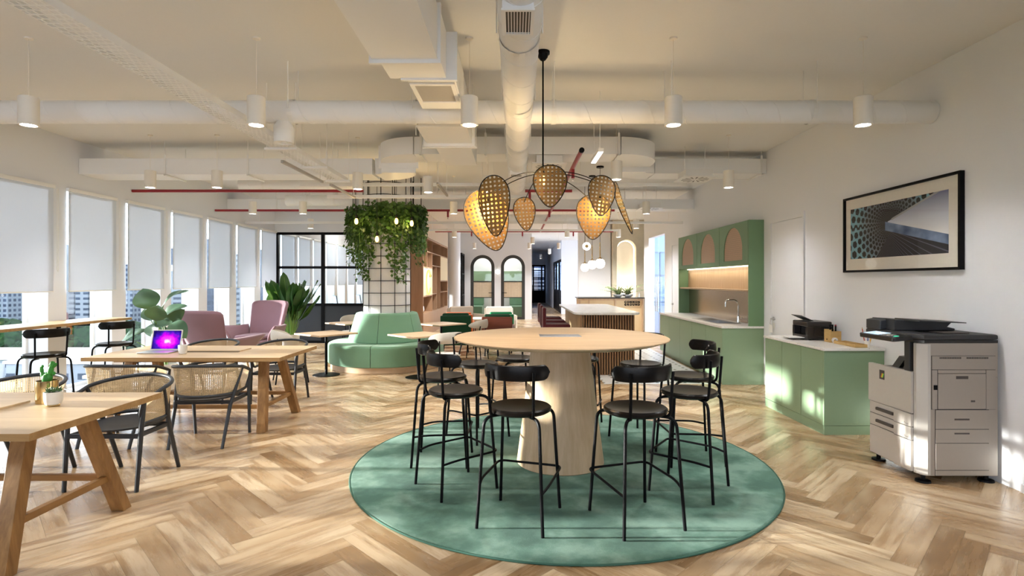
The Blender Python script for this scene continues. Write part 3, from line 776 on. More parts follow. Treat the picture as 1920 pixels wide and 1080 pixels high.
# ---------------------------------------------------------------- cane armchairs
def make_cane_chair():
    r = thing('cane_armchair', '', 'chair')
    def plan(a, rx, ry, yf):         # a from -1..1 round the back
        th = a*R(150)
        if abs(th) <= PI/2: return (rx*math.sin(th), -ry*math.cos(th)+0.0)
        s = (abs(th)-PI/2)/(R(150)-PI/2)
        return (math.copysign(rx - 0.012*s, a), yf*s)
    def up(a):
        x, y = plan(a, 0.296, 0.285, 0.19); return Vector((x, y, 0.745 - 0.105*abs(a)**1.6))
    def lo(a):
        x, y = plan(a, 0.262, 0.255, 0.17); return Vector((x, y, 0.462))
    n = 44
    U = [up(-1+2*i/n) for i in range(n+1)]; L = [lo(-1+2*i/n) for i in range(n+1)]
    fr = lambda a, b_: [a + Vector((0, 0.035, -0.012)), (a+b_)/2 + Vector((0, 0.052, 0.0)), b_ + Vector((0, 0.038, 0.012))]
    loop = U + fr(U[-1], L[-1]) + L[::-1] + fr(L[0], U[0])
    b = MB(); b.tube(loop, 0.0145, 10, True); b.build('hoop_rail', M['charcoal'], r)
    b = MB(); b.surf(n, 8, lambda s, q: lo(-1+2*s).lerp(up(-1+2*s), q) + Vector((0, 0, 0)), 1.25, 0.27); b.build('cane_back', M['cane'], r)
    b = MB(); b.lathe([(0, 0.425), (0.16, 0.428), (0.235, 0.438), (0.25, 0.436), (0.245, 0.424), (0.2, 0.412), (0, 0.408)], 40, (0, 0.0, 0), sx=1.0, sy=1.06); b.build('seat', M['charcoal'], r)
    for sx in (-1, 1):
        b = MB(); b.tube([(sx*0.232, -0.268, 0), (sx*0.243, -0.13, 0.36), (sx*0.293, 0.02, 0.70)], [0.0145, 0.018, 0.0145], 8); b.build('rear_leg', M['charcoal'], r)
        b = MB(); b.tube([(sx*0.258, 0.265, 0), (sx*0.266, 0.225, 0.46), (sx*0.284, 0.222, 0.625)], [0.0145, 0.018, 0.015], 8); b.build('front_leg', M['charcoal'], r)
        b = MB(); b.box(sx*0.24-0.011, -0.12, 0.372, sx*0.24+0.011, 0.235, 0.404, 0.003); b.build('side_rail', M['charcoal'], r)
    b = MB(); b.box(-0.255, 0.222, 0.372, 0.255, 0.244, 0.404, 0.003); b.build('seat_rail', M['charcoal'], r)
    b = MB(); b.box(-0.24, -0.13, 0.372, 0.24, -0.108, 0.404, 0.003); b.build('seat_rail', M['charcoal'], r)
    return r
CC = [(-2.87, 5.16, R(4), 'grey cane armchair seen from behind, alone in front of the laptop table'), (-3.68, 5.17, 0, 'grey cane armchair at the laptop table, half hidden by the chair in front'),
      (-2.95, 4.17, PI, 'grey cane armchair facing us behind the corner of the cactus table'), (-3.79, 4.17, PI, 'grey cane armchair behind the cactus, its hoop showing above the table'),
      (-3.78, 6.86, PI, 'grey cane armchair across the laptop table, in front of the lilac chair back'), (-2.90, 6.82, PI, 'grey cane armchair across the laptop table, by the cream bistro chair')]
ch = None
for x, y, rz, lb in CC:
    if ch is None:
        ch = make_cane_chair(); ch.location = (x, y, 0); ch.rotation_euler = (0, 0, rz); ch['label'] = lb; ch['group'] = 'cane armchairs at the trestle tables'
    else: dup(ch, (x, y, 0), rz, lb, 'cane armchairs at the trestle tables')

# ---------------------------------------------------------------- things on the trestle tables
o = thing('cactus_pot', 'tall gold pot with a green bunny-ear cactus', 'plant', (-2.89, 3.39, 0.7508))
b = MB(); b.lathe([(0, 0.002), (0.054, 0.0), (0.056, 0.003), (0.056, 0.137), (0.053, 0.137), (0.053, 0.124), (0, 0.124)], 48); b.build('pot', M['gold'], o)
b = MB(); b.lathe([(0, 0.128), (0.0525, 0.125)], 24); b.build('soil', M['soil'], o)
b = MB()
for c_, s_, rx, ry in (((0.005, 0, 0.155), (0.030, 0.018, 0.034), 0, 0.3), ((0.022, 0, 0.195), (0.018, 0.014, 0.036), 0, 0.2), ((0.034, 0, 0.236), (0.017, 0.012, 0.020), 0, 0.1), ((0.048, 0, 0.228), (0.010, 0.009, 0.020), 0, 0.7),
                     ((0.020, 0, 0.228), (0.006, 0.006, 0.014), 0, -0.5), ((-0.022, 0, 0.165), (0.014, 0.012, 0.032), 0, -0.4), ((-0.033, 0, 0.200), (0.011, 0.010, 0.024), 0, -0.2), ((-0.040, 0, 0.206), (0.006, 0.006, 0.010), 0, -0.9),
                     ((-0.028, 0, 0.222), (0.008, 0.007, 0.010), 0, 0.4), ((0.042, 0.0, 0.180), (0.012, 0.010, 0.010), 0, 1.2), ((-0.008, 0.01, 0.170), (0.012, 0.010, 0.022), 0, 0.4), ((0.0, -0.012, 0.148), (0.022, 0.012, 0.026), 0, -0.2)):
    m = Matrix.Translation(c_) @ Matrix.Rotation(ry, 4, 'Y') @ Matrix.Diagonal((*s_, 1))
    bmesh.ops.create_uvsphere(b.bm, u_segments=12, v_segments=8, radius=1, matrix=m)
b.build('cactus', M['cacti'], o)
o = thing('succulent_pot', 'small white pot of succulents with a gold foot, beside the cactus', 'plant', (-2.775, 3.30, 0.75))
b = MB(); b.lathe([(0, 0.010), (0.030, 0.008), (0.040, 0.014), (0.046, 0.04), (0.047, 0.086), (0.044, 0.086), (0.043, 0.076), (0, 0.076)], 40); b.build('pot', M['ceramic'], o)
b = MB()
b.tube([(0.03*math.cos(2*PI*i/24), 0.03*math.sin(2*PI*i/24), 0.005) for i in range(24)], 0.005, 6, True); b.build('foot', M['gold'], o)
b = MB(); b.lathe([(0, 0.081), (0.0435, 0.078)], 24); b.build('soil', M['soil'], o)
b = MB(); rnd = random.Random(5)
for cx, cy in ((-0.022, 0.005), (0.012, -0.012), (0.024, 0.016), (0.0, 0.02), (-0.008, -0.02)):
    for k in range(11):
        a = 2*PI*k/11 + rnd.random(); rr = 0.012 + 0.006*(k % 3); tl = 0.55 + 0.35*(k % 3)/2
        m = Matrix.Translation((cx, cy, 0.086)) @ Matrix.Rotation(a, 4, 'Z') @ Matrix.Rotation(-tl, 4, 'Y') @ Matrix.Translation((rr*0.7, 0, 0)) @ Matrix.Diagonal((rr*0.8, 0.0045, 0.0025, 1))
        bmesh.ops.create_uvsphere(b.bm, u_segments=8, v_segments=5, radius=1, matrix=m)
b.build('rosettes', plain('succulent_green', (0.10, 0.20, 0.07), 0.5, var=0.3), o)

o = thing('laptop', 'open silver laptop with a magenta and blue screen', 'laptop', (-3.735, 5.86, 0.75), R(1))
b = MB(); b.prism(rrect(-0.16, -0.22, 0.16, 0.0, 0.012), 0.002, 0.014, 'xy', 0.003); b.build('base', M['alu'], o)
b = MB(); b.box(-0.135, -0.10, 0.0138, 0.135, -0.02, 0.0146); b.build('keyboard', M['alu'], o)
m = Matrix.Translation((0, 0.002, 0.012)) @ Matrix.Rotation(R(-14), 4, 'X')
b = MB(); b.prism(rrect(-0.16, 0.0, 0.16, 0.222, 0.012), -0.003, 0.003, 'xz', 0.002); b.xf(m); b.build('lid', M['ceramic'], o)
t = NT('laptop_wallpaper'); tc = t.add('ShaderNodeTexCoord'); sp = t.add('ShaderNodeSeparateXYZ'); t.ln(tc.outputs['UV'], sp.inputs[0])
u, v = sp.outputs[0], sp.outputs[1]
dx = t.math('SUBTRACT', u, 0.55); dy = t.math('SUBTRACT', v, 0.42)
rad = t.math('SQRT', t.math('ADD', t.math('MULTIPLY', dx, dx), t.math('MULTIPLY', t.math('MULTIPLY', dy, dy), 0.8)))
nn = t.noise(t.coord('UV', (3, 2, 1)), 2.0, 3); rad = t.math('ADD', rad, t.math('MULTIPLY', t.math('SUBTRACT', nn, 0.5), 0.35))
cc = t.ramp(rad, [(0.02, (1.0, 0.75, 0.95)), (0.13, (0.95, 0.05, 0.75)), (0.30, (0.55, 0.0, 0.72)), (0.45, (0.05, 0.01, 0.42)), (0.6, (0.01, 0.005, 0.10))])
em = t.add('ShaderNodeEmission'); t.ln(cc, em.inputs[0]); em.inputs[1].default_value = 1.0
b = MB(); b.surf(1, 1, lambda s, q: Vector((-0.147 + 0.294*s, -0.0036, 0.014 + 0.196*q))); b.xf(m); b.build('screen', t.done(em.outputs[0]), o)
o = thing('cup', 'white cup beside the laptop', 'cup', (-3.425, 5.66, 0.75))
b = MB(); b.lathe([(0, 0.004), (0.030, 0.0), (0.038, 0.006), (0.042, 0.05), (0.042, 0.092), (0.038, 0.092), (0.037, 0.02), (0, 0.015)], 32); b.build('bowl', M['ceramic'], o)

# ---------------------------------------------------------------- round green sofa around the tiled column
CX, CY = -2.285, 9.79
b = MB(); b.lathe([(0.405, 0), (0.405, H)], 64, (CX, CY, 0)); struct('column_near', b, plain('white_column_plaster', (0.82, 0.81, 0.80), 0.5))
o = thing('wire_trellis', 'black wire grid wrapped around the white column', 'trellis', (CX, CY, 0))
b = MB()
for k in range(11):
    a = R(-76.9 - 14.2 + 360*k/11); b.tube([(0.415*math.cos(a), 0.415*math.sin(a), 0.952), (0.415*math.cos(a), 0.415*math.sin(a), H-0.005)], 0.006, 6)
b.build('upright_wires', M['black'], o)
b = MB(); z = 1.08
while z < H-0.1:
    b.tube([(0.415*math.cos(2*PI*i/48), 0.415*math.sin(2*PI*i/48), z) for i in range(48)], 0.006, 6, True); z += 0.212
b.build('hoop_wires', M['black'], o)
o = thing('round_banquette', 'mint green circular sofa wrapped around the wired column', 'sofa', (CX, CY, 0))
b = MB(); b.lathe([(0.41, 0.0), (0.95, 0.0), (0.955, 0.005), (0.955, 0.098), (0.41, 0.098)], 96); b.build('plinth', M['birch'], o)
g = R(0.35)
for k in range(6):
    a0, a1 = R(-92 + 60*k) + g, R(-92 + 60*k + 60) - g
    b = MB(); b.lathe([(0.60, 0.10), (0.985, 0.10), (1.0, 0.115), (1.003, 0.25), (1.0, 0.40), (0.988, 0.432), (0.955, 0.448), (0.60, 0.452), (0.60, 0.10)], 20, a0=a0, a1=a1); b.build('seat_cushion', M['mint'], o, ang=50)
    a0 += R(1.2); a1 += R(1.2)
    b = MB(); b.lathe([(0.425, 0.455), (0.655, 0.455), (0.665, 0.48), (0.61, 0.68), (0.545, 0.91), (0.525, 0.942), (0.49, 0.952), (0.425, 0.952), (0.425, 0.455)], 20, a0=a0, a1=a1); b.build('back_cushion', M['mint'], o, ang=50)

# ---------------------------------------------------------------- bistro tables and cream chairs
def make_bistro():
    r = thing('bistro_table', '', 'table')
    b = MB(); b.box(-0.35, -0.35, 0.648, 0.35, 0.35, 0.672, 0.004); b.build('tabletop', M['birch'], r)
    b = MB(); b.tube([(0, 0, 0.012), (0, 0, 0.648)], 0.022, 14); b.build('column', M['black'], r)
    b = MB(); b.lathe([(0, 0.016), (0.19, 0.014), (0.21, 0.008), (0.21, 0), (0, 0)], 40); b.build('base', M['black'], r)
    return r
bt = None
for x, y, rz, lb in ((-3.02, 8.78, -38, 'square bistro table by the banana-leaf plant, at the window side of the sofa'), (-1.50, 8.56, -46, 'square bistro table overlapping the sofa on the bar-stool side'),
                     (-1.45, 10.75, -42, 'square bistro table in front of the bottle-green chair'), (-3.30, 11.0, -40, 'square bistro table behind the sofa, against the black panels')):
    if bt is None: bt = make_bistro(); bt.location = (x, y, 0); bt.rotation_euler = (0, 0, R(rz)); bt['label'] = lb; bt['group'] = 'square bistro tables'
    else: dup(bt, (x, y, 0), R(rz), lb, 'square bistro tables')
def make_cream():
    r = thing('cream_chair', '', 'chair')
    b = MB(); b.lathe([(0, 0.462), (0.15, 0.462), (0.215, 0.455), (0.232, 0.43), (0.22, 0.405), (0, 0.395)], 36, sx=1.0, sy=0.98); b.build('seat', M['cream'], r)
    b = MB()
    n = 28; rings = []
    for i in range(n+1):
        s = -1 + 2*i/n; a = R(88*s); h = 0.085*(1-0.35*s*s); k = math.sqrt(max(0.05, 1-abs(s)**6)); ring = []
        for j in range(10):
            q = 2*PI*j/10; rr = 0.245 + 0.024*k*math.cos(q); ring.append(b.bm.verts.new((rr*math.sin(a), 0.02-rr*math.cos(a)-0.03*(1-s*s), 0.70 + h*k*math.sin(q) - 0.03*s*s)))
        rings.append(ring)
    for i in range(n):
        for j in range(10): b.bm.faces.new((rings[i][j], rings[i+1][j], rings[i+1][(j+1)%10], rings[i][(j+1)%10]))
    b.bm.faces.new(rings[0]); b.bm.faces.new(rings[-1][::-1]); bmesh.ops.recalc_face_normals(b.bm, faces=b.bm.faces)
    b.build('backrest', M['cream'], r, ang=60)
    for sx in (-1, 1):
        b = MB(); b.tube([(sx*0.15, -0.14, 0.42), (sx*0.19, -0.20, 0.66)], 0.010, 8); b.build('back_support', M['black'], r)
        for sy in (-1, 1):
            b = MB(); b.tube(fillet([(sx*0.09, sy*0.09, 0.40), (sx*0.17, sy*0.17, 0.40), (sx*0.225, sy*0.225, 0)], 0.05), 0.010, 8); b.build('leg', M['black'], r)
    return r
cr = None
for x, y, rz, lb in ((-3.36, 8.22, -62, 'cream chair by the bistro table between the cane chair and the sofa'), (-1.02, 7.92, 36, 'cream chair showing its back between the bistro table and the bar stools'),
                     (-0.79, 10.42, 75, 'cream chair in front of the rust-backed chair, by the bottle-green one'), (-3.42, 11.55, 190, 'cream chair behind the sofa, against the black panels')):
    if cr is None: cr = make_cream(); cr.location = (x, y, 0); cr.rotation_euler = (0, 0, R(rz)); cr['label'] = lb; cr['group'] = 'cream chairs at the bistro tables'
    else: dup(cr, (x, y, 0), R(rz), lb, 'cream chairs at the bistro tables')

# ---------------------------------------------------------------- lilac armchairs
def make_lilac():
    r = thing('lounge_armchair', '', 'armchair')
    def back(s, q):
        w = 0.275 + 0.062*q - (0.03*((q-0.93)/0.07)**2 if q > 0.93 else 0)
        a = (s*2-1)
        y = -0.24 - 0.24*q - 0.03*(1-a*a) + 0.05*abs(a)**3
        return Vector((a*w, y, 0.34 + 0.72*q - 0.02*abs(a)**8*(q > 0.85)))
    b = MB(); b.surf(20, 16, back); o_ = b.build('backrest', M['lilac'], r, solid=0.05, ang=80)
    for sx in (-1, 1):
        def arm(s, q):
            y = -0.30 + 0.62*s; z = 0.36 + (0.27 - 0.03*s + 0.05*s*s)*q
            x = 0.30 + 0.10*q*q*(0.5 + s) + 0.03*s
            return Vector((sx*x, y + 0.05*q*s, z))
        b = MB(); b.surf(16, 8, arm); b.build('armrest', M['lilac'], r, solid=0.035, ang=80)
    b = MB(); b.prism(rrect(-0.32, -0.30, 0.32, 0.33, 0.10), 0.33, 0.40, 'xy', 0.03); b.build('seat_shell', M['lilac'], r, ang=60)
    b = MB(); b.prism(rrect(-0.28, -0.26, 0.28, 0.34, 0.09), 0.402, 0.475, 'xy', 0.03); b.build('seat_cushion', M['lilac'], r, ang=60)
    for sx in (-1, 1):
        for sy in (-1, 1):
            b = MB(); b.tube([(sx*0.30, sy*0.27, 0), (sx*0.25, sy*0.22, 0.335)], [0.012, 0.018], 8); b.build('leg', M['panel_oak'], r)
    b = MB(); b.box(-0.24, -0.02, 0.31, 0.24, 0.02, 0.33); b.build('stretcher', M['panel_oak'], r)
    return r
lc = make_lilac(); lc.location = (-4.60, 8.55, 0); lc.rotation_euler = (0, 0, R(-6)); lc['label'] = 'lilac lounge armchair seen from behind, beside the rubber plant'; lc['group'] = 'lilac lounge armchairs'
lc.scale = (1.08, 1.08, 1.0)
l2 = dup(lc, (-4.86, 10.4, 0), R(178), 'lilac lounge armchair facing us, in front of the tall banana-leaf plant', 'lilac lounge armchairs'); l2.scale = (1.08, 1.08, 1.05)

# ---------------------------------------------------------------- lounge seats in the distance
def tub(name, label, loc, rz, w, d, h, back_m, in_m, seat_h=0.42, group=None, arms=True, legm='black'):
    r = thing(name, label, 'armchair', loc, R(rz), group)
    b = MB(); b.box(-w/2, -d/2, 0.16, w/2, -d/2+0.06, h, 0.02); b.build('backrest', back_m, r)
    b = MB(); b.box(-w/2+0.04, -d/2+0.065, seat_h, w/2-0.04, -d/2+0.16, h+0.05, 0.04, 3); b.build('back_cushion', in_m, r)
    if arms:
        for sx in (-1, 1):
            b = MB(); b.box(sx*w/2-sx*0.05, -d/2+0.065, 0.16, sx*w/2, d/2, h*0.76, 0.02); b.build('armrest', back_m, r)
    b = MB(); b.box(-w/2+0.055, -d/2+0.17, 0.2, w/2-0.055, d/2-0.01, seat_h, 0.04, 3); b.build('seat_cushion', in_m, r)
    for sx in (-1, 1):
        for sy in (-1, 1):
            b = MB(); b.tube([(sx*(w/2-0.06), sy*(d/2-0.06), 0), (sx*(w/2-0.07), sy*(d/2-0.07), 0.20)], 0.014, 8); b.build('leg', M[legm], r)
    return r
tub('lounge_chair', 'lounge chair with a square bottle-green back behind the bistro table', (-1.27, 11.75, 0), 6, 0.64, 0.66, 0.78, M['bottle'], M['bottle'])
tub('lounge_chair', 'orange tub chair above the bottle-green chair back', (-1.33, 13.1, 0), 0, 0.68, 0.62, 0.72, M['orange'], M['orange'])
tub('lounge_chair', 'lounge chair with a rust-red wooden back behind the round table', (-0.34, 11.2, 0), -4, 0.61, 0.66, 0.79, M['rust'], M['bottle'])
tub('lounge_chair', 'emerald tub chair just behind the rust-backed chair', (-0.33, 12.9, 0), 0, 0.60, 0.62, 0.74, M['emerald'], M['emerald'])
tub('lounge_chair', 'large white armchair in front of the second arched door', (-0.42, 15.6, 0), 190, 0.84, 0.74, 0.72, M['cream'], M['cream'])
tub('lounge_chair', 'beige armchair in front of the first arched door', (-1.44, 16.1, 0), 215, 0.86, 0.76, 0.70, M['beige'], M['beige'])
o = thing('pouf', 'brown pouf with a cream top beside the beige armchair', 'pouf', (-1.02, 14.3, 0))
b = MB(); b.lathe([(0, 0), (0.27, 0), (0.28, 0.02), (0.28, 0.47), (0, 0.47)], 32); b.build('body', M['beige'], o)
b = MB(); b.lathe([(0, 0.55), (0.24, 0.55), (0.29, 0.52), (0.29, 0.48), (0, 0.472)], 32); b.build('cushion', M['cream'], o)
o = thing('coffee_table', 'low white coffee table beside the rust-backed chair', 'table', (-0.80, 12.36, 0), 0)
b = MB(); b.box(-0.15, -0.25, 0.50, 0.15, 0.25, 0.525, 0.004); b.build('tabletop', M['ceramic'], o)
for sx in (-1, 1):
    for sy in (-1, 1):
        b = MB(); b.tube([(sx*0.12, sy*0.22, 0), (sx*0.12, sy*0.22, 0.50)], 0.012, 8); b.build('leg', M['black'], o)
# meeting room chairs behind the partition
M['bluegrey'] = plain('blue_grey_plastic', (0.16, 0.20, 0.28), 0.5)
mc = None
for x, y, lb in ((-4.75, 15.2, 'blue-grey chair behind the partition glass, first of three'), (-4.42, 16.3, 'blue-grey chair behind the partition glass, middle of three'), (-4.05, 17.3, 'blue-grey chair behind the partition glass, next to the column')):
    if mc is None:
        mc = thing('meeting_chair', lb, 'chair', (x, y, 0), R(-60), 'meeting room chairs behind the glass')
        b = MB(); b.surf(12, 8, lambda s, q: Vector(((s*2-1)*(0.23-0.04*q), -0.20-0.08*q+0.05*(s*2-1)**2, 0.55+0.55*q))); b.build('backrest', M['bluegrey'], mc, solid=0.02)
        b = MB(); b.prism(rrect(-0.23, -0.20, 0.23, 0.23, 0.08), 0.46, 0.50, 'xy', 0.01); b.build('seat', M['bluegrey'], mc)
        for sx in (-1, 1):
            for sy in (-1, 1):
                b = MB(); b.tube([(sx*0.22, sy*0.2, 0), (sx*0.16, sy*0.14, 0.46)], 0.012, 6); b.build('leg', M['black'], mc)
        b = MB(); b.tube([(0, -0.14, 0.46), (0, -0.2, 0.58)], 0.02, 6); b.build('back_support', M['black'], mc)
    else: dup(mc, (x, y, 0), R(-60), lb, 'meeting room chairs behind the glass')

# ---------------------------------------------------------------- island, burgundy stools, globe pendants
o = thing('kitchen_island', 'slatted oak island with a white marble top', 'island', (0, 0, 0))
t = NT('white_marble'); n = t.noise(t.coord('Object'), 3, 6, 0.65); c = t.ramp(n, [(0.45, (0.80, 0.79, 0.78)), (0.53, (0.70, 0.69, 0.68)), (0.56, (0.82, 0.81, 0.80))])
M['marble'] = t.done(t.pbr(c, 0.2))
t = NT('terrazzo'); vo = t.add('ShaderNodeTexVoronoi'); vo.feature = 'F1'; t.ln(t.coord('Object'), vo.inputs['Vector']); vo.inputs['Scale'].default_value = 45
c = t.mix(t.math('LESS_THAN', vo.outputs['Distance'], 0.16), (0.80, 0.78, 0.75, 1), (0.42, 0.36, 0.31, 1)); M['terrazzo'] = t.done(t.pbr(c, 0.3))
b = MB(); b.prism(rrect(0.94, 8.64, 2.00, 12.0, 0.22, 8), 0.965, 1.0, 'xy', 0.008); b.build('marble_top', M['marble'], o)
b = MB(); b.box(1.10, 8.80, 0, 1.88, 11.8, 0.964); b.build('body', plain('island_core', (0.045, 0.022, 0.010), 0.7), o)  # core colour darkened so the shaded slat gaps look deeper
b = MB()
x = 1.04
while x < 1.905:
    b.box(x, 8.755, 0.0, x+0.022, 8.80, 0.962); x += 0.042
y = 8.80
while y < 11.8:
    b.box(1.88, y, 0.0, 1.905, y+0.022, 0.962); y += 0.036
b.build('slats', M['slat'], o)
b = MB()
for k in range(4): b.box(1.075, 8.80+0.752*k, 0.0, 1.10, 8.80+0.752*k+0.742, 0.962, 0.003)
b.build('side_panels', M['panel_oak'], o)
rs = None
for y, lb in ((9.5, 'first burgundy bar stool along the island, next to the round table'), (10.35, 'second burgundy bar stool along the island, between two others'), (11.25, 'last burgundy bar stool along the island, towards the hall')):
    if rs is None:
        rs = thing('velvet_stool', lb, 'stool', (0.72, y, 0), R(-90), 'burgundy stools along the island')
        b = MB(); b.box(-0.22, -0.22, 0.68, 0.22, 0.22, 0.77, 0.035, 3); b.build('seat', M['burgundy'], rs)
        b = MB(); b.box(-0.22, -0.255, 0.66, 0.22, -0.195, 1.05, 0.028, 3); b.build('backrest', M['burgundy'], rs)
        for sx in (-1, 1):
            for sy in (-1, 1):
                b = MB(); b.tube([(sx*0.20, sy*0.20, 0), (sx*0.17, sy*0.17, 0.685)], 0.012, 8); b.build('leg', M['black'], rs)
        b = MB(); b.tube([(-0.19, 0.19, 0.25), (0.19, 0.19, 0.25)], 0.009, 8); b.build('footrest', M['black'], rs)
    else: dup(rs, (0.72, y, 0), R(-90), lb, 'burgundy stools along the island')
gl = None
for x, y, z, lb in ((1.375, 8.9, 1.785, 'white globe pendant over the island, largest of three and next to the arched niche'), (1.36, 9.7, 1.79, 'white globe pendant over the island, middle of three'), (1.325, 10.45, 1.76, 'white globe pendant over the island, smallest of three and next to the hall')):
    if gl is None:
        gl = thing('globe_pendant', lb, 'pendant lamp', (x, y, z), 0, 'globe pendants over the island')
        b = MB(); b.lathe([(0, -0.083), (0.035, -0.075), (0.066, -0.05), (0.083, 0), (0.066, 0.05), (0.035, 0.075), (0, 0.078)], 32); b.build('globe', M['globe'], gl, ang=80)
        b = MB(); b.lathe([(0, 0.072), (0.038, 0.070), (0.038, 0.085), (0.01, 0.10), (0.007, 0.34), (0, 0.34)], 20); b.build('brass_stem', M['brass'], gl)
        b = MB(); b.tube([(0, 0, 0.34), (0, 0, H-z-0.01)], 0.004, 6); b.build('cord', M['black'], gl)
        b = MB(); b.lathe([(0, H-z-0.03), (0.06, H-z-0.025), (0.06, H-z-0.002), (0, H-z-0.002)], 20); b.build('ceiling_rose', M['black'], gl)
    else: dup(gl, (x, y, z), 0, lb, 'globe pendants over the island')
o = thing('ring_pendant', 'round white pendant lamp with a brass centre above the globes', 'pendant lamp', (1.56, 12.0, 2.26))
b = MB(); b.lathe([(0, 0.0), (0.035, -0.03), (0.085, -0.012), (0.09, 0.0), (0.085, 0.012), (0, 0.02)], 32, axis='y'); b.build('shade', M['globe'], o)
b = MB(); b.lathe([(0, -0.034), (0.036, -0.036), (0.04, -0.02), (0, -0.02)], 24, axis='y'); b.build('brass_centre', M['brass'], o)
for s in (-0.03, 0.03):
    b = MB(); b.tube([(s, 0, 0.08), (s, 0, H-2.262)], 0.003, 5); b.build('cord', M['brass'], o)
o = thing('wall_sconce', 'small round white wall lamp between the two arched doors', 'wall lamp', (-0.685, 21.48, 1.86))
b = MB(); b.ball((0, -0.07, 0), 0.09); b.build('globe', M['globe'], o)
b = MB(); b.box(-0.012, -0.02, -0.26, 0.012, 0.018, 0.26, 0.004); b.build('wall_plate', M['ceramic'], o)
# ---------------------------------------------------------------- reception counter with its lettering
def text_mesh(mb, txt, size, mat4, bold=0.0, depth=0.0):
    cu = bpy.data.curves.new('t', 'FONT'); cu.body = txt; cu.size = size; cu.offset = bold; cu.extrude = depth; cu.align_x = 'CENTER'; cu.align_y = 'CENTER'; cu.resolution_u = 3
    ob = bpy.data.objects.new('t', cu); C.objects.link(ob)
    dg = bpy.context.evaluated_depsgraph_get(); me = bpy.data.meshes.new_from_object(ob.evaluated_get(dg))
    me.transform(mat4); mb.bm.from_mesh(me)
    bpy.data.meshes.remove(me); bpy.data.objects.remove(ob); bpy.data.curves.remove(cu)
o = thing('reception_counter', 'oak reception counter with a black top, reading COMMON GROUND', 'counter', (0, 0, 0))
b = MB(); b.box(1.78, 15.28, 0, 3.56, 15.98, 1.015); b.build('body', M['panel_oak'], o)
b = MB(); b.box(1.74, 15.22, 1.016, 3.59, 16.02, 1.045, 0.004); b.build('worktop', M['copier_black'], o)
b = MB()
for x in (1.78, 2.03, 2.76, 3.52): b.box(x, 15.255, 0.05, x+0.04, 15.279, 1.015)
for z in (0.05, 0.965): b.box(1.78, 15.256, z, 3.56, 15.278, z+0.05)
b.build('frame', M['splash_oak'], o)
b = MB(); b.surf(1, 1, lambda s, q: Vector((1.8 + 1.74*s, 15.274, 0.06 + 0.94*q)), 1.74, 0.94); b.build('cane_panel', M['cane_door'] if False else plain('cane_inlay', (0.62, 0.47, 0.28), 0.6), o)
b = MB()
for r_, row in enumerate(('COMMON', 'GROUND')):
    for k, ch_ in enumerate(row):
        m = Matrix.Translation((3.063 + 0.0745*k, 15.268, 0.915 - 0.072*r_)) @ Matrix.Rotation(PI/2, 4, 'X')
        text_mesh(b, ch_, 0.076, m, 0.006, 0.003)
b.build('lettering', M['black'], o)
o = thing('fern_bowl', 'fern in a white double bowl on the reception counter', 'plant', (3.05, 15.55, 1.046))
b = MB()
for dx in (-0.14, 0.14): b.lathe([(0, 0), (0.07, 0.0), (0.13, 0.03), (0.15, 0.08), (0.135, 0.08), (0, 0.07)], 24, (dx, 0, 0))
b.build('bowl', M['ceramic'], o)
b = MB(); rnd = random.Random(9)
for k in range(95):
    a = rnd.uniform(0, 2*PI); L = rnd.uniform(0.30, 0.58); up_ = rnd.uniform(0.45, 1.35); x0 = rnd.choice((-0.13, 0.13))
    N = 10; prev = None
    for i in range(N+1):
        s = i/N; d_ = L*s*math.cos(up_*(1-0.5*s)); z = 0.07 + L*s*math.sin(up_)*(1-0.45*s)
        p = Vector((x0 + d_*math.cos(a), d_*math.sin(a)*0.7, z))
        if prev is not None:
            wdt = 0.05*(1-s*0.8); n_ = Vector((-math.sin(a), math.cos(a), 0))
            b.quad(prev, prev + n_*wdt + Vector((0,0,-0.01)) + (p-prev)*0.9, prev + n_*wdt*0.4 + (p-prev), p)
            b.quad(prev, p, prev - n_*wdt*0.4 + (p-prev), prev - n_*wdt + Vector((0,0,-0.01)) + (p-prev)*0.9)
        prev = p
b.build('fronds', plain('fern_green', (0.26, 0.33, 0.13), 0.6, var=0.2), o)
o = thing('desk_bottle', 'small clear bottle at the end of the reception counter', 'bottle', (3.50, 15.5, 1.046))
b = MB(); b.lathe([(0, 0), (0.025, 0), (0.025, 0.08), (0.01, 0.10), (0.01, 0.13), (0, 0.13)], 16); b.build('bottle_body', M['ceramic'], o)

# ---------------------------------------------------------------- kitchen run
WH = [('end', 'sage base cabinet nearest to us'), ]
KL = ['sage base cabinet at our end of the kitchen run', 'sage base cabinet under the sink and tap', 'middle sage base cabinet of the kitchen run', 'sage base cabinet next to last in the kitchen run', 'sage base cabinet at the glass-door end of the kitchen run']
for k in range(5):
    y0 = 7.97 + 0.678*k; y1 = y0 + 0.676
    o = thing('base_cabinet', KL[k], 'cabinet', (0, 0, 0), 0, 'sage base cabinets of the kitchen')
    b = MB(); zt = 0.70 if k < 3 else 0.815; b.box(3.015, y0, 0.09, XR-0.002, y1, zt); b.box(3.015, y0, zt, 3.05, y1, 0.815); b.box(3.52, y0, zt, XR-0.002, y1, 0.815); b.box(3.05, y0, 0.0, XR-0.002, y1, 0.09); b.build('carcass', M['sage'], o)
    b = MB(); b.box(2.996, y0+0.002, 0.085, 3.014, y1-0.002, 0.81, 0.0015); b.build('door', M['sage'], o)
    if k == 0:
        b = MB(); b.box(2.996, 7.95, 0.0, XR-0.002, 7.969, 0.815, 0.0015); b.build('end_panel', M['sage'], o)
o = thing('kitchen_worktop', 'white terrazzo worktop with the inset sink', 'worktop', (0, 0, 0))
b = MB()
X0, X1, Y0, Y1, Z0, Z1 = 2.985, XR-0.002, 7.94, 11.37, 0.8165, 0.845
sx0, sx1, sy0, sy1 = 3.10, 3.46, 8.42, 9.62
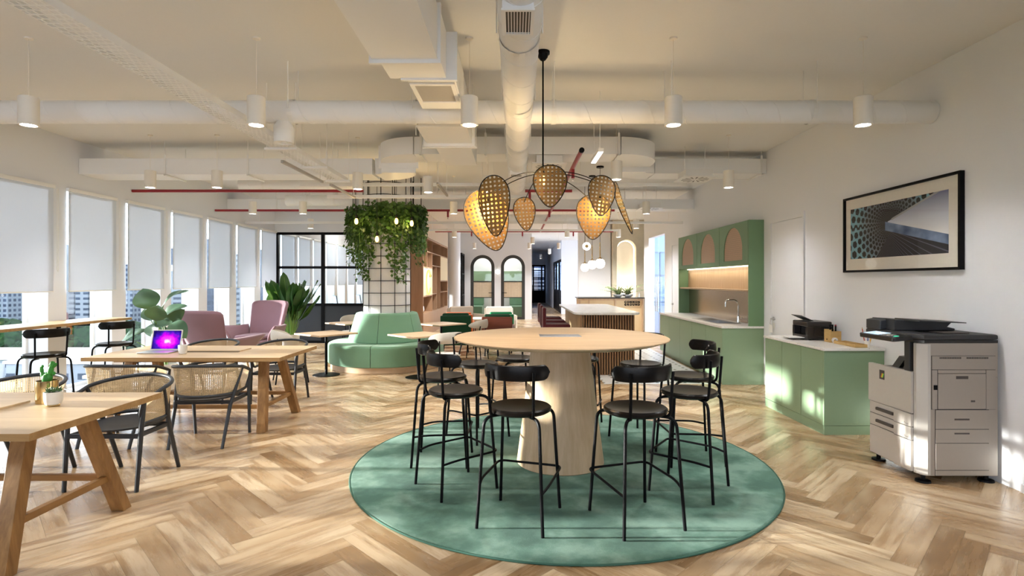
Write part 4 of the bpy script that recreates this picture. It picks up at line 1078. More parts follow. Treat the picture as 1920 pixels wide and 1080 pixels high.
b.ringprism([(X0,Y0),(X1,Y0),(X1,Y1),(X0,Y1)], [(sx0,sy0),(sx1,sy0),(sx1,sy1),(sx0,sy1)], Z0, Z1, 'xy'); b.build('slab', M['terrazzo'], o)
o = thing('sink', 'long steel sink set in the kitchen worktop', 'sink', (0, 0, 0))
b = MB()
b.ringprism(rrect(sx0-0.01, sy0-0.01, sx1+0.01, sy1+0.01, 0.03), rrect(sx0+0.02, sy0+0.03, sx1-0.06, sy1-0.45, 0.03), 0.8455, 0.849, 'xy'); b.build('rim', M['steel'], o)
b = MB(); b.box(sx0+0.015, sy0+0.02, 0.72, sx1-0.055, sy1-0.44, 0.722); b.box(sx0+0.012, sy0+0.02, 0.72, sx0+0.016, sy1-0.44, 0.845); b.box(sx1-0.058, sy0+0.02, 0.72, sx1-0.054, sy1-0.44, 0.845)
b.box(sx0+0.015, sy0+0.018, 0.72, sx1-0.055, sy0+0.022, 0.845); b.box(sx0+0.015, sy1-0.442, 0.72, sx1-0.055, sy1-0.438, 0.845); b.build('basin', M['steel'], o)
b = MB()
for k in range(7): b.box(sx0+0.04, sy1-0.40+0.05*k, 0.849, sx1-0.04, sy1-0.388+0.05*k, 0.852, 0.001)
b.build('drainer', M['steel'], o)
o = thing('kitchen_tap', 'tall curved chrome tap over the kitchen sink', 'tap', (3.50, 8.62, 0.845))
b = MB(); b.lathe([(0, 0), (0.026, 0), (0.026, 0.012), (0.022, 0.02), (0.022, 0.10), (0.014, 0.115), (0, 0.115)], 20); b.build('base', M['chrome'], o)
b = MB(); b.tube(fillet([(0, 0, 0.10), (0, 0, 0.36), (-0.20, 0, 0.36), (-0.20, 0, 0.25)], 0.095, 10), [0.0115], 12); b.build('spout', M['chrome'], o)
b = MB(); b.tube([(0.0, -0.02, 0.06), (0.03, -0.075, 0.085)], 0.007, 8); b.build('lever', M['chrome'], o)
UX = 3.377
for k, lb in enumerate(('sage wall cabinet with an arched cane panel, next to the white door', 'sage wall cabinet with an arched cane panel, middle of three', 'sage wall cabinet with an arched cane panel, at the glass-door end')):
    y0 = 7.97 + 1.12*k + 0.005; y1 = y0 + 1.112
    if k == 2: y1 = 11.33
    o = thing('wall_cabinet', lb, 'cabinet', (0, 0, 0), 0, 'sage wall cabinets with cane arches')
    b = MB(); b.box(UX+0.02, y0, 1.74, XR-0.002, y1, 2.385); b.build('carcass', M['sage_shaded'], o)
    c_ = (y0+y1)/2
    ar = arch(c_-0.36, c_+0.36, 1.815, 2.325, 24)
    # outer outline with as many points, spread along the door edge
    ou = []
    for (yy, zz) in ar:
        dy_, dz_ = yy-c_, zz-2.06; hw, hh = (y1-y0)/2-0.002, 0.323
        s_ = min(hw/abs(dy_) if abs(dy_) > 1e-6 else 9e9, hh/abs(dz_) if abs(dz_) > 1e-6 else 9e9)
        ou.append((c_+dy_*s_, 2.063+dz_*s_))
    hw = (y1-y0)/2-0.002
    # snap the nearest points onto the four corners
    for cy_, cz_ in ((c_-hw, 1.74), (c_+hw, 1.74), (c_+hw, 2.386), (c_-hw, 2.386)):
        i_ = min(range(len(ou)), key=lambda q: (ou[q][0]-cy_)**2+(ou[q][1]-cz_)**2); ou[i_] = (cy_, cz_)
    b = MB(); b.ringprism(ou, ar, UX, UX+0.019, 'yz'); d_ = b.build('door', M['sage_shaded'], o)
    b = MB(); vs = [b.bm.verts.new((UX+0.012, p, q)) for p, q in ar]; f = b.bm.faces.new(vs)
    for l in f.loops: l[b.uv].uv = (l.vert.co.y, l.vert.co.z)
    b.build('cane_panel', M['cane_door'], d_)
o = thing('kitchen_surround', 'sage end panels framing the kitchen niche', 'cabinet panel', (0, 0, 0))
b = MB(); b.box(UX, 7.945, 0.8455, XR-0.002, 7.968, 2.388, 0.0015); b.build('side_panel', M['sage_shaded'], o)
b = MB(); b.box(UX, 11.335, 0.8455, XR-0.002, 11.36, 2.388, 0.0015); b.build('side_panel', M['sage_shaded'], o)
o = thing('niche_shelf', 'thin oak shelf with an oak back panel above the sink', 'shelf', (0, 0, 0))
b = MB(); b.box(3.40, 7.972, 1.345, XR-0.004, 11.33, 1.372, 0.001); b.build('shelf_board', M['splash_oak'], o)
b = MB(); b.box(XR-0.03, 7.972, 1.373, XR-0.004, 11.33, 1.735); b.build('back_panel', M['splash_oak'], o)
b = MB(); b.box(XR-0.06, 8.0, 1.728, XR-0.035, 11.3, 1.738); b.build('led_strip', M['led'], o)
o = thing('splashback', 'bronze metal splashback behind the tap', 'splashback', (0, 0, 0))
b = MB(); b.box(XR-0.012, 7.975, 0.847, XR-0.003, 11.33, 1.343); b.build('sheet', M['bronze'], o)
lamp('AREA', (XR-0.12, 9.6, 1.70), 5, (1, 0.85, 0.6), name='niche_light').data.shape = 'RECTANGLE'
bpy.data.objects['niche_light'].data.size = 0.04; bpy.data.objects['niche_light'].data.size_y = 3.2

# ---------------------------------------------------------------- low cabinets with printer
CL = ['low sage cabinet at the photocopier end, catching the sun', 'middle low sage cabinet under the desk organiser', 'low sage cabinet under the printer']
for k in range(3):
    y0 = 5.375 + 0.414*k; y1 = y0 + 0.412
    o = thing('low_cabinet', CL[k], 'cabinet', (0, 0, 0), 0, 'low sage cabinets under the printer')
    b = MB(); b.box(3.03, y0, 0.09, XR-0.002, y1, 0.819); b.box(3.012, y0, 0.0, XR-0.002, y1, 0.09); b.build('carcass', M['sage'], o)
    b = MB(); b.box(3.010, y0+0.002, 0.094, 3.029, y1-0.002, 0.815, 0.0015); b.build('door', M['sage'], o)
    if k == 0:
        b = MB(); b.box(3.012, 5.355, 0.0, XR-0.002, 5.374, 0.088, 0.001); b.box(3.010, 5.355, 0.092, XR-0.002, 5.374, 0.819, 0.0015); b.build('end_panel', M['sage'], o)
o = thing('low_worktop', 'white terrazzo top on the low sage cabinets', 'worktop', (0, 0, 0))
b = MB(); b.box(2.995, 5.34, 0.8205, XR-0.002, 6.63, 0.846, 0.002); b.build('slab', M['terrazzo'], o)
o = thing('printer', 'black desktop printer with paper in its tray', 'printer', (3.355, 6.215, 0.847))
b = MB()
b.box(-0.135, -0.165, 0.012, 0.135, 0.165, 0.052, 0.008); b.box(-0.06, -0.165, 0.05, 0.135, 0.165, 0.15, 0.004); b.box(-0.135, -0.165, 0.05, -0.06, -0.125, 0.15, 0.004)
b.box(-0.135, 0.125, 0.05, -0.06, 0.165, 0.15, 0.004); b.box(-0.135, -0.165, 0.148, 0.135, 0.165, 0.205, 0.012)
for sx in (-0.1, 0.1):
    for sy in (-0.13, 0.13): b.box(sx-0.015, sy-0.015, 0, sx+0.015, sy+0.015, 0.014)
b.build('housing', M['gloss_black'], o)
b = MB(); b.box(-0.27, -0.115, 0.012, -0.136, 0.115, 0.020, 0.002); b.build('output_tray', M['copier_dark'], o)
b = MB(); b.box(-0.30, -0.105, 0.0205, -0.10, 0.105, 0.026); b.build('paper_sheets', M['paper'], o)
b = MB(); b.box(-0.15, -0.11, 0, 0.0, 0.11, 0.006, 0.002); b.xf(Matrix.Translation((-0.04, 0, 0.206)) @ Matrix.Rotation(R(24), 4, 'Y')); b.build('paper_flap', M['copier_dark'], o)
b = MB()
for k in range(6): b.box(0.02+0.014*k, -0.1665, 0.10, 0.026+0.014*k, -0.165, 0.15)
b.build('vent_grille', M['black'], o)
o = thing('desk_organiser', 'bamboo desk organiser box with a drawer, beside the printer', 'organiser', (3.40, 5.885, 0.847))
b = MB(); b.box(-0.055, -0.065, 0, 0.055, 0.065, 0.055, 0.001); b.box(-0.055, -0.065, 0.055, -0.047, 0.065, 0.135); b.box(0.047, -0.065, 0.055, 0.055, 0.065, 0.12); b.box(-0.047, -0.065, 0.055, 0.047, -0.057, 0.12); b.box(-0.047, 0.057, 0.055, 0.047, 0.065, 0.135)
b.build('box', M['bamboo'], o)
b = MB(); b.box(-0.0585, -0.055, 0.008, -0.0555, 0.055, 0.047, 0.001); d_ = b.build('drawer', M['bamboo'], o)
b = MB(); b.ball((-0.061, 0, 0.03), 0.006); b.build('knob', M['black'], d_)
for k, (dx, dy, c_, lb) in enumerate(((-0.015, 0.02, 'black', 'black marker standing in the desk organiser, first of three'), (0.012, 0.022, 'black', 'black marker standing in the desk organiser, middle of three'), (0.032, 0.0, 'red', 'black and red marker standing in the desk organiser'))):
    o = thing('marker', lb, 'marker', (3.40+dx, 5.885+dy, 0.9025), 0, 'markers in the desk organiser')
    b = MB(); b.tube([(0, 0, 0), (0, 0, 0.115)], 0.009, 10); b.build('barrel', M['black'], o)
    b = MB(); b.tube([(0, 0, 0.115), (0, 0, 0.13)], 0.0092, 10); b.build('cap', M[c_], o)
o = thing('tape_roll', 'roll of white tape at the edge of the desk organiser', 'tape', (3.375, 5.80, 0.875))
b = MB(); b.lathe([(0.014, -0.012), (0.028, -0.012), (0.028, 0.012), (0.014, 0.012), (0.014, -0.012)], 24, axis='y'); b.build('roll', M['paper'], o)
for k, (y, l_, lb) in enumerate(((5.66, 0.20, 'long low bamboo tray next to the desk organiser'), (5.475, 0.16, 'short low bamboo tray beside the pencils'))):
    o = thing('bamboo_tray', lb, 'tray', (3.40, y, 0.847), 0, 'low bamboo trays on the terrazzo top')
    b = MB(); b.box(-0.06, -l_/2, 0, 0.06, l_/2, 0.006); b.box(-0.06, -l_/2, 0.006, -0.053, l_/2, 0.03); b.box(0.053, -l_/2, 0.006, 0.06, l_/2, 0.03)
    for j in range(4): b.box(-0.053, -l_/2+(l_-0.006)*j/3, 0.006, 0.053, -l_/2+(l_-0.006)*j/3+0.006, 0.028)
    b.build('box', M['bamboo'], o)
o = thing('pencil_cup', 'small white cup holding three pencils, behind the copier panel', 'cup', (3.525, 5.50, 0.847))
b = MB(); b.lathe([(0, 0.003), (0.026, 0), (0.028, 0.055), (0.025, 0.055), (0.023, 0.006), (0, 0.006)], 24); b.build('cup_body', M['ceramic'], o)
for k, (dx, dy, tx, ty, col, nm) in enumerate(((-0.012, 0.014, -0.010, 0.03, (0.45, 0.06, 0.03), 'red'), (0.0, -0.004, 0.0, -0.01, (0.03, 0.10, 0.42), 'blue'), (0.012, -0.014, 0.014, -0.03, (0.75, 0.40, 0.05), 'yellow'))):
    o = thing('pencil', '%s pencil standing in the small white cup' % nm, 'pencil', (3.525+dx, 5.50+dy, 0.855))
    b = MB(); b.tube([(0, 0, 0), (tx, ty, 0.16)], 0.0045, 6); b.build('barrel', plain('pencil_'+nm, col, 0.4), o)
    b = MB(); b.tube([(tx, ty, 0.16), (tx*1.12, ty*1.12, 0.18)], [0.0045, 0.001], 6); b.build('tip', M['bamboo'], o)

# ---------------------------------------------------------------- photocopier (front faces the room, -X)
o = thing('photocopier', 'large grey office photocopier against the picture wall', 'photocopier', (3.0, 4.07, 0))
D, Wd = 0.575, 0.58
b = MB(); b.prism([(0.055, 0), (D, 0), (D, Wd), (0.02, Wd), (0.02, 0.03)], 0.055, 0.79, 'xy', 0.004); b.build('body', M['copier'], o)
b = MB(); b.prism([(0.055, 0), (D, 0), (D, 0.12), (0.03, 0.12), (0.03, 0.03)], 0.79, 1.04, 'xy', 0.004); b.box(0.36, 0.12, 0.79, D, Wd, 1.04, 0.004); b.build('upper_body', M['copier'], o)
b = MB(); b.prism([(0.054, -0.004), (0.005, 0.045), (0.005, 0.075), (0.03, 0.075), (0.075, -0.004)], 0.06, 1.035, 'xy', 0.003); b.build('corner_post', M['copier_light'], o)
b = MB(); b.prism([(-0.012, 0.075), (0.022, 0.075), (0.022, Wd-0.004), (-0.012, Wd-0.004)], 0.50, 0.815, 'xy', 0.006); b.build('front_cover', M['copier_light'], o)
for k, (z0, z1) in enumerate(((0.40, 0.495), (0.30, 0.395))):
    b = MB(); b.prism([(-0.015, 0.075), (0.022, 0.075), (0.022, Wd-0.004), (0.0, Wd-0.004), (0.0, 0.29), (-0.02, 0.25)], z0, z1, 'xy', 0.004); dr = b.build('paper_drawer', M['copier_light'], o)
    b = MB(); b.box(-0.020, 0.275, z0+0.035, 0.002, 0.48, z0+0.06, 0.006); b.build('handle', M['handle'], dr)
b = MB(); b.prism([(-0.015, 0.075), (0.022, 0.075), (0.022, Wd-0.004), (0.0, Wd-0.004), (0.0, 0.29), (-0.02, 0.25)], 0.065, 0.295, 'xy', 0.004); b.build('lower_cover', M['copier_light'], o)
# output tray in the recess
b = MB(); b.prism([(0.03, 0.125), (0.355, 0.125), (0.355, 0.50), (0.03, 0.50)], 0.792, 0.80, 'xy')
for k in range(3): b.prism([(0.10, 0.80), (0.35, 0.80), (0.35, 0.90), (0.16, 0.885)], 0.13+0.12*k, 0.21+0.12*k, 'xz')
b.box(0.03, 0.121, 0.80, 0.355, 0.124, 1.035); b.box(0.352, 0.125, 0.80, 0.358, 0.575, 1.035); b.build('output_tray', M['copier_black'], o)
b = MB(); b.box(-0.006, 0.10, 0.815, 0.03, 0.16, 1.04, 0.004); b.build('recess_post', M['copier_dark'], o)
# control panel
b = MB(); b.prism(rrect(-0.16, 0.0, 0.08, 0.42, 0.03), -0.018, 0.016, 'xy', 0.006); b.xf(Matrix.Translation((0, 0.06, 1.075)) @ Matrix.Rotation(R(-6), 4, 'Y')); cp = b.build('control_panel', M['copier_black'], o)
t = NT('copier_screen'); n_ = t.add('ShaderNodeTexBrick'); t.ln(t.coord('Object', (14, 10, 1)), n_.inputs['Vector']); n_.inputs['Color1'].default_value = (0.75, 0.88, 1, 1); n_.inputs['Color2'].default_value = (0.35, 0.6, 0.9, 1); n_.inputs['Mortar'].default_value = (0.95, 0.98, 1, 1); n_.inputs['Scale'].default_value = 1
e = t.add('ShaderNodeEmission'); t.ln(n_.outputs[0], e.inputs[0]); e.inputs[1].default_value = 0.9
mt = Matrix.Translation((0, 0.06, 1.075)) @ Matrix.Rotation(R(-6), 4, 'Y')
b = MB(); b.box(-0.135, 0.21, 0.0165, -0.03, 0.39, 0.018); b.xf(mt); b.build('touch_screen', t.done(e.outputs[0]), cp)
b = MB()
for i in range(3):
    for j in range(4): b.box(-0.13+0.025*i, 0.09+0.025*j, 0.0165, -0.118+0.025*i, 0.105+0.025*j, 0.019)
b.xf(mt); b.build('buttons', M['copier_light'], cp)
b = MB(); b.box(-0.12, 0.03, 0.0165, -0.09, 0.055, 0.0195, 0.002); b.xf(mt); b.build('start_button', emissive('green_button', (0.1, 0.9, 0.5), 0.7), cp)
# scanner: base slab, lid, document feeder
b = MB(); b.prism([(0.03, -0.002), (D, -0.002), (D, Wd), (-0.02, Wd), (-0.02, 0.10)], 1.04, 1.062, 'xy', 0.002); b.build('scanner_bed', M['copier_black'], o)
b = MB(); b.prism([(0.02, -0.012), (D-0.01, -0.012), (D, Wd), (-0.03, Wd), (-0.03, 0.08)], 1.064, 1.104, 'xy', 0.012); b.build('scanner_lid', M['copier_dark'], o)
b = MB(); b.prism([(0.02, 1.105), (0.50, 1.105), (0.50, 1.122), (0.44, 1.135), (0.47, 1.165), (0.47, 1.178), (0.25, 1.182), (0.02, 1.195)], 0.30, Wd, 'xz', 0.008)
b.prism([(-0.03, 1.105), (0.30, 1.105), (0.27, 1.15), (0.02, 1.19), (-0.03, 1.18)], 0.40, Wd+0.005, 'xz', 0.012)
b.build('document_feeder', M['copier_dark'], o)
b = MB(); b.prism([(0.10, 1.187), (0.46, 1.176), (0.46, 1.182), (0.10, 1.200)], 0.14, 0.42, 'xz', 0.003); b.build('feeder_tray', M['copier_dark'], o)
b = MB(); b.box(0.20, 0.04, 1.105, 0.40, 0.18, 1.115, 0.003); b.build('tray_stop', M['handle'], o)
# side panels on the face turned to us (y = 0)
b = MB(); b.box(0.083, -0.0025, 0.548, 0.5565, 0.0005, 0.947); b.box(0.110, -0.0025, 0.057, 0.507, 0.0005, 0.548); b.build('side_seams', M['copier_dark'], o)
b = MB(); b.box(0.004, 0.073, 0.062, 0.0235, Wd-0.002, 0.812); b.build('front_seams', M['copier_dark'], o)
b = MB(); b.box(0.085, -0.006, 0.845, 0.555, 0.001, 0.945, 0.002); b.box(0.085, -0.006, 0.55, 0.124, 0.001, 0.841, 0.002); b.box(0.486, -0.006, 0.55, 0.555, 0.001, 0.842, 0.002); b.build('side_cover', M['copier'], o)
b = MB(); b.box(0.128, -0.008, 0.553, 0.482, 0.001, 0.815, 0.003); b.box(0.128, -0.006, 0.818, 0.482, 0.001, 0.842, 0.002); d_ = b.build('bypass_door', M['copier'], o)
b = MB(); b.box(0.26, -0.0095, 0.775, 0.35, -0.0075, 0.797, 0.001); b.build('handle', M['handle'], d_)
b = MB(); b.box(0.37, -0.0095, 0.605, 0.40, -0.0075, 0.618); b.build('warning_mark', M['handle'], d_)
for k, (z0, z1) in enumerate(((0.405, 0.545), (0.302, 0.401), (0.101, 0.298), (0.06, 0.097))):
    b = MB(); b.box(0.112, -0.006, z0, 0.505, 0.001, z1, 0.002); d_ = b.build('side_panel', M['copier'], o)
    if k < 2:
        b = MB(); b.box(0.25, -0.008, z1-0.075 if k == 0 else z1-0.035, 0.36, -0.0055, z1-0.063 if k == 0 else z1-0.024); b.build('handle', M['handle'], d_)
b = MB()
for g0 in (0.14, 0.34):
    for i in range(13): b.box(g0+0.0125*i, -0.008, 0.925 if i >= 0 else 0, g0+0.008+0.0125*i, -0.0055, 0.937)
b.build('vent_grille', M['handle'], o)
b = MB(); b.box(0.095, -0.012, 0.695, 0.12, -0.005, 0.73, 0.002); b.build('latch', M['black'], o)
b = MB()
for x, y in ((0.05, 0.04), (0.53, 0.05), (0.05, 0.54), (0.53, 0.54)): b.lathe([(0, 0.055), (0.016, 0.055), (0.016, 0.018), (0.05, 0.014), (0.052, 0.0), (0, 0.0)], 20, (x, y, 0))
b.build('feet', M['black'], o)
b = MB(); b.box(-0.0145, 0.375, 0.70, -0.0115, 0.435, 0.775, 0.001); lg = b.build('badge', M['handle'], o)
b = MB()
for k in range(3): b.quad((-0.0150, 0.418-0.010*k, 0.715), (-0.0150, 0.408-0.010*k, 0.715), (-0.0150, 0.395-0.010*k, 0.75), (-0.0150, 0.405-0.010*k, 0.75))
for k, c_ in enumerate(((0.75, 0.25, 0.03), (0.75, 0.65, 0.03), (0.12, 0.55, 0.10))): b.bm.faces.ensure_lookup_table()
g_ = b.build('colour_mark', plain('mark_orange', (0.75, 0.28, 0.03), 0.5), lg)
for c_ in ((0.75, 0.65, 0.03), (0.12, 0.55, 0.10)): g_.data.materials.append(plain('mark_colour', c_, 0.5))
for i_, p_ in enumerate(g_.data.polygons): p_.material_index = i_
b = MB()
for zz, tx_ in ((0.418, 'Tray1'), (0.318, 'Tray2')):
    text_mesh(b, tx_, 0.022, Matrix.Translation((-0.0215, 0.115, zz)) @ Matrix.Rotation(-PI/2, 4, 'Z') @ Matrix.Rotation(PI/2, 4, 'X'))
b.build('tray_lettering', M['handle'], o)

# ---------------------------------------------------------------- framed picture
o = thing('framed_picture', 'large framed architecture photograph on the picture wall', 'picture', (XR, 0, 0))
y0, y1, z0, z1 = 4.395, 5.965, 1.592, 2.387
b = MB(); b.ringprism([(y0,z0),(y1,z0),(y1,z1),(y0,z1)], [(y0+.022,z0+.022),(y1-.022,z0+.022),(y1-.022,z1-.022),(y0+.022,z1-.022)], -0.042, -0.003, 'yz'); b.build('frame', M['black'], o)
b = MB(); b.box(-0.020, y0+0.02, z0+0.02, -0.012, y1-0.02, z1-0.02); b.build('mount', plain('mount_board', (0.80, 0.76, 0.68), 0.8), o)
t = NT('architecture_print'); tc = t.add('ShaderNodeTexCoord'); sp = t.add('ShaderNodeSeparateXYZ'); t.ln(tc.outputs['UV'], sp.inputs[0])
u = t.math('MULTIPLY', sp.outputs[0], 2.5); v = sp.outputs[1]      # u 0..2.5, v 0..1
ex, ey = t.math('SUBTRACT', u, 1.15), t.math('SUBTRACT', v, 0.62)
rr = t.math('SQRT', t.math('ADD', t.math('MULTIPLY', ex, ex), t.math('MULTIPLY', ey, ey)))
an = t.math('ARCTAN2', ey, ex)
# honeycomb lattice in log-polar space
cb = t.add('ShaderNodeCombineXYZ')
U_ = t.math('MULTIPLY', t.math('LOGARITHM', t.math('ADD', rr, 0.02), 2.718), 6.2); V_ = t.math('MULTIPLY', an, 6.2)
row = t.math('FLOOR', V_); off = t.math('MULTIPLY', t.math('MODULO', t.math('ABSOLUTE', row), 2.0), 0.5)
fx = t.math('ABSOLUTE', t.math('SUBTRACT', t.math('FRACT', t.math('ADD', U_, off)), 0.5)); fy = t.math('ABSOLUTE', t.math('SUBTRACT', t.math('FRACT', V_), 0.5))
hexd = t.math('MAXIMUM', t.math('ADD', fx, t.math('MULTIPLY', fy, 0.45)), t.math('MULTIPLY', fy, 1.05))
hole = t.math('LESS_THAN', hexd, 0.40)
latt = t.ramp(rr, [(0.25, (0.05, 0.055, 0.065)), (0.6, (0.14, 0.17, 0.20)), (1.0, (0.20, 0.42, 0.52))])
hexc = t.mix(hole, latt, (0.005, 0.006, 0.008, 1))
sky = t.ramp(t.math('ADD', t.math('MULTIPLY', t.math('SUBTRACT', 1.0, v), 1.2), t.math('MULTIPLY', ex, 0.05)), [(0.05, (0.15, 0.18, 0.33)), (0.5, (0.62, 0.66, 0.76)), (0.8, (0.80, 0.81, 0.84))])
st = t.math('FRACT', t.math('MULTIPLY', t.math('ADD', t.math('DIVIDE', t.math('ADD', ey, 0.05), t.math('ADD', t.math('ABSOLUTE', ex), 0.25)), 3.0), 9.0))
darkb = t.mix(t.math('GREATER_THAN', st, 0.86), (0.018, 0.02, 0.028, 1), (0.10, 0.11, 0.15, 1))
blue = t.ramp(t.noise(t.coord('UV', (5, 2, 1)), 1.5, 2), [(0.3, (0.03, 0.07, 0.16)), (0.7, (0.25, 0.35, 0.55))])
lowl = t.math('ADD', 0.62, t.math('MULTIPLY', ex, -0.24))            # lower edge of the sky
upl = t.math('ADD', 0.66, t.math('MULTIPLY', ex, 0.30))             # upper edge of the sky
inner = t.math('MULTIPLY', t.math('GREATER_THAN', v, lowl), t.math('LESS_THAN', v, upl))
belly = t.math('MULTIPLY', t.math('GREATER_THAN', v, t.math('SUBTRACT', lowl, 0.16)), t.math('GREATER_THAN', ex, -0.12))
right = t.math('MULTIPLY', t.math('GREATER_THAN', ex, -0.10), t.math('LESS_THAN', v, upl))
lowpart = t.math('GREATER_THAN', t.math('ADD', ex, t.math('MULTIPLY', t.math('SUBTRACT', 0.62, v), 0.9)), 0.18)
c = t.mix(t.math('MULTIPLY', lowpart, t.math('LESS_THAN', v, upl)), hexc, darkb)
c = t.mix(t.math('MULTIPLY', belly, t.math('LESS_THAN', v, lowl)), c, blue)
c = t.mix(t.math('MULTIPLY', inner, t.math('GREATER_THAN', ex, -0.05)), c, sky)
edge = t.math('LESS_THAN', t.math('ABSOLUTE', t.math('SUBTRACT', v, upl)), 0.018)
c = t.mix(t.math('MULTIPLY', edge, t.math('GREATER_THAN', ex, 0.05)), c, (0.35, 0.36, 0.38, 1))
b = MB(); b.surf(1, 1, lambda s, q: Vector((-0.0215, 5.86 - 1.325*s, 1.732 + 0.527*q))); b.build('print', t.done(t.pbr(c, 0.5, 0, 0.3)), o)
b = MB(); b.surf(1, 1, lambda s, q: Vector((-0.030, y1-0.022 - (y1-y0-0.044)*s, z0+0.022 + (z1-z0-0.044)*q))); b.build('glazing', glass_thin('picture_glass', (0.97, 0.97, 0.97), 0.015), o)

# ---------------------------------------------------------------- walnut bookcase
o = thing('bookcase', 'tall built-in walnut bookcase behind the wired column', 'bookcase', (0, 0, 0))
XF, XB = -2.40, -2.78
b = MB(); b.box(-3.55, 14.32, 0, XB, 19.55, 2.69); b.box(XB, 14.32, 0, XF, 14.36, 2.69); b.box(XB, 19.42, 0, XF, 19.55, 2.69); b.box(XB, 14.36, 0, XF, 19.42, 0.63); b.box(XB, 14.36, 2.65, XF, 19.42, 2.69); b.build('carcass', M['walnut'], o)
b = MB()
for y, za, zb in ((15.0, 2.32, 2.65), (15.0, 1.87, 2.30), (15.93, 0.63, 2.65), (16.84, 0.63, 1.94), (17.63, 0.63, 2.65), (18.59, 2.31, 2.65), (18.59, 0.63, 1.13)):
    b.box(XB, y-0.013, za, XF-0.003, y+0.013, zb)
b.build('divider', M['walnut'], o)
b = MB()
for ya, yb, z in ((14.36, 19.42, 2.31), (14.36, 15.92, 1.87), (14.36, 15.92, 1.09), (15.94, 17.62, 1.95), (15.94, 16.83, 1.12), (17.64, 19.42, 1.50), (17.64, 19.42, 1.14)):
    b.box(XB, ya, z-0.013, XF-0.002, yb, z+0.013)
b.build('shelf', M['walnut'], o)
for ya, yb, za, zb in ((14.37, 15.91, 1.11, 1.85), (17.65, 19.41, 1.52, 2.29)):
    b = MB(); b.box(XB+0.01, ya, za, XF+0.004, yb, zb, 0.002); b.build('ply_box', M['ply'], o)
o = thing('neon_sign', 'oval amber neon ring sign on the pale ply box of the bookcase', 'sign', (XF+0.03, 15.05, 1.47))
b = MB(); b.tube([(0, 0.36*math.cos(R(a)), 0.33*math.sin(R(a))) for a in range(25, 340, 9)], 0.016, 8); b.build('neon_tube', M['neon'], o)
b = MB(); b.box(-0.022, -0.03+0.33, 0.15, 0.02, 0.03+0.33, 0.21); b.build('bracket', M['black'], o)
rnd = random.Random(2)
for k in range(7):
    h_ = rnd.uniform(0.22, 0.30); col = ((0.02, 0.02, 0.02), (0.02, 0.03, 0.03), (0.55, 0.53, 0.50))[k % 3]
    o = thing('book', 'book standing in the bookcase beside the upper ply box', 'book', (-2.60, 16.1 + 0.055*k, 1.964), 0, 'books in the walnut bookcase')
    b = MB(); b.box(-0.10, -0.022, 0, 0.10, 0.022, h_, 0.002); b.build('cover', plain('book_cover', col, 0.6), o)
    b = MB(); b.box(-0.095, -0.018, h_, 0.098, 0.018, h_+0.001); b.build('pages', M['paper'], o)
o = thing('vase', 'white vase in the lowest niche of the bookcase', 'vase', (-2.56, 14.75, 0.631))
b = MB(); b.lathe([(0, 0), (0.07, 0), (0.12, 0.08), (0.11, 0.18), (0.04, 0.26), (0.045, 0.30), (0.035, 0.30), (0, 0.05)], 24); b.build('vessel', M['ceramic'], o)
o = thing('vase', 'small black pot under the upper ply box in the bookcase', 'vase', (-2.55, 17.95, 1.154))
b = MB(); b.lathe([(0, 0), (0.06, 0), (0.085, 0.07), (0.06, 0.14), (0.05, 0.17), (0.04, 0.17), (0, 0.03)], 24); b.build('vessel', M['black'], o)
# ---------------------------------------------------------------- plants
def leaf2(b, p0, p1, W, nrm, sag=0.15, fold=0.18, n=9, m=4, ex=0.75, wide=0.45):
    p0, p1, nrm = Vector(p0), Vector(p1), Vector(nrm).normalized()
    d = p1-p0; L = d.length; side = d.cross(nrm).normalized(); nn = side.cross(d).normalized()
    def fn(s, q):
        t = s; a = q*2-1
        w = W*0.5*max(0.0, math.sin(PI*(t**(math.log(0.5)/math.log(wide)))))**ex
        c = p0 + d*t + nn*(sag*L*(4*t*(1-t)))
        return c + side*(w*a) + nn*(fold*w*abs(a)) + nn*(0.02*L*math.sin(9*t+a*2))
    b.surf(n, m, fn, 1, 1)
def leafmat(name, a, c_, rough=0.35, trans=0.25):
    t = NT(name); n = t.noise(t.coord('Object'), 3, 3)
    c = t.mix(n, (*a, 1), (*c_, 1)); p = t.pbr(c, rough, 0, 0.5)
    tr = t.add('ShaderNodeBsdfTranslucent'); t.ln(t.mix(0.5, c, (0.25, 0.45, 0.05, 1)), tr.inputs[0])
    mx = t.add('ShaderNodeMixShader'); mx.inputs[0].default_value = trans; t.ln(p, mx.inputs[1]); t.ln(tr.outputs[0], mx.inputs[2])
    return t.done(mx.outputs[0])
M['leaf_rubber'] = leafmat('rubber_leaf', (0.030, 0.085, 0.045), (0.10, 0.17, 0.11), 0.28, 0.06)
M['leaf_banana'] = leafmat('banana_leaf', (0.012, 0.055, 0.016), (0.035, 0.11, 0.025), 0.35, 0.15)
M['leaf_ivy'] = leafmat('ivy_leaf', (0.014, 0.055, 0.010), (0.065, 0.15, 0.022), 0.45, 0.2)
M['stem'] = plain('green_stem', (0.16, 0.28, 0.05), 0.5)
def PW(px, py, Y): return Vector(((px-966)/1030*Y, Y, 1.5+(527-py)/1030*Y))
RX, RY = -4.83, 7.62
o = thing('rubber_plant', 'big-leaved rubber plant in a white pot behind the laptop', 'plant', (RX, RY, 0))
b = MB(); b.lathe([(0, 0), (0.13, 0), (0.145, 0.01), (0.165, 0.36), (0.15, 0.36), (0.145, 0.32), (0, 0.31)], 40); b.build('pot', M['ceramic'], o)
b = MB(); b.lathe([(0, 0.325), (0.146, 0.32)], 24); b.build('soil', M['soil'], o)
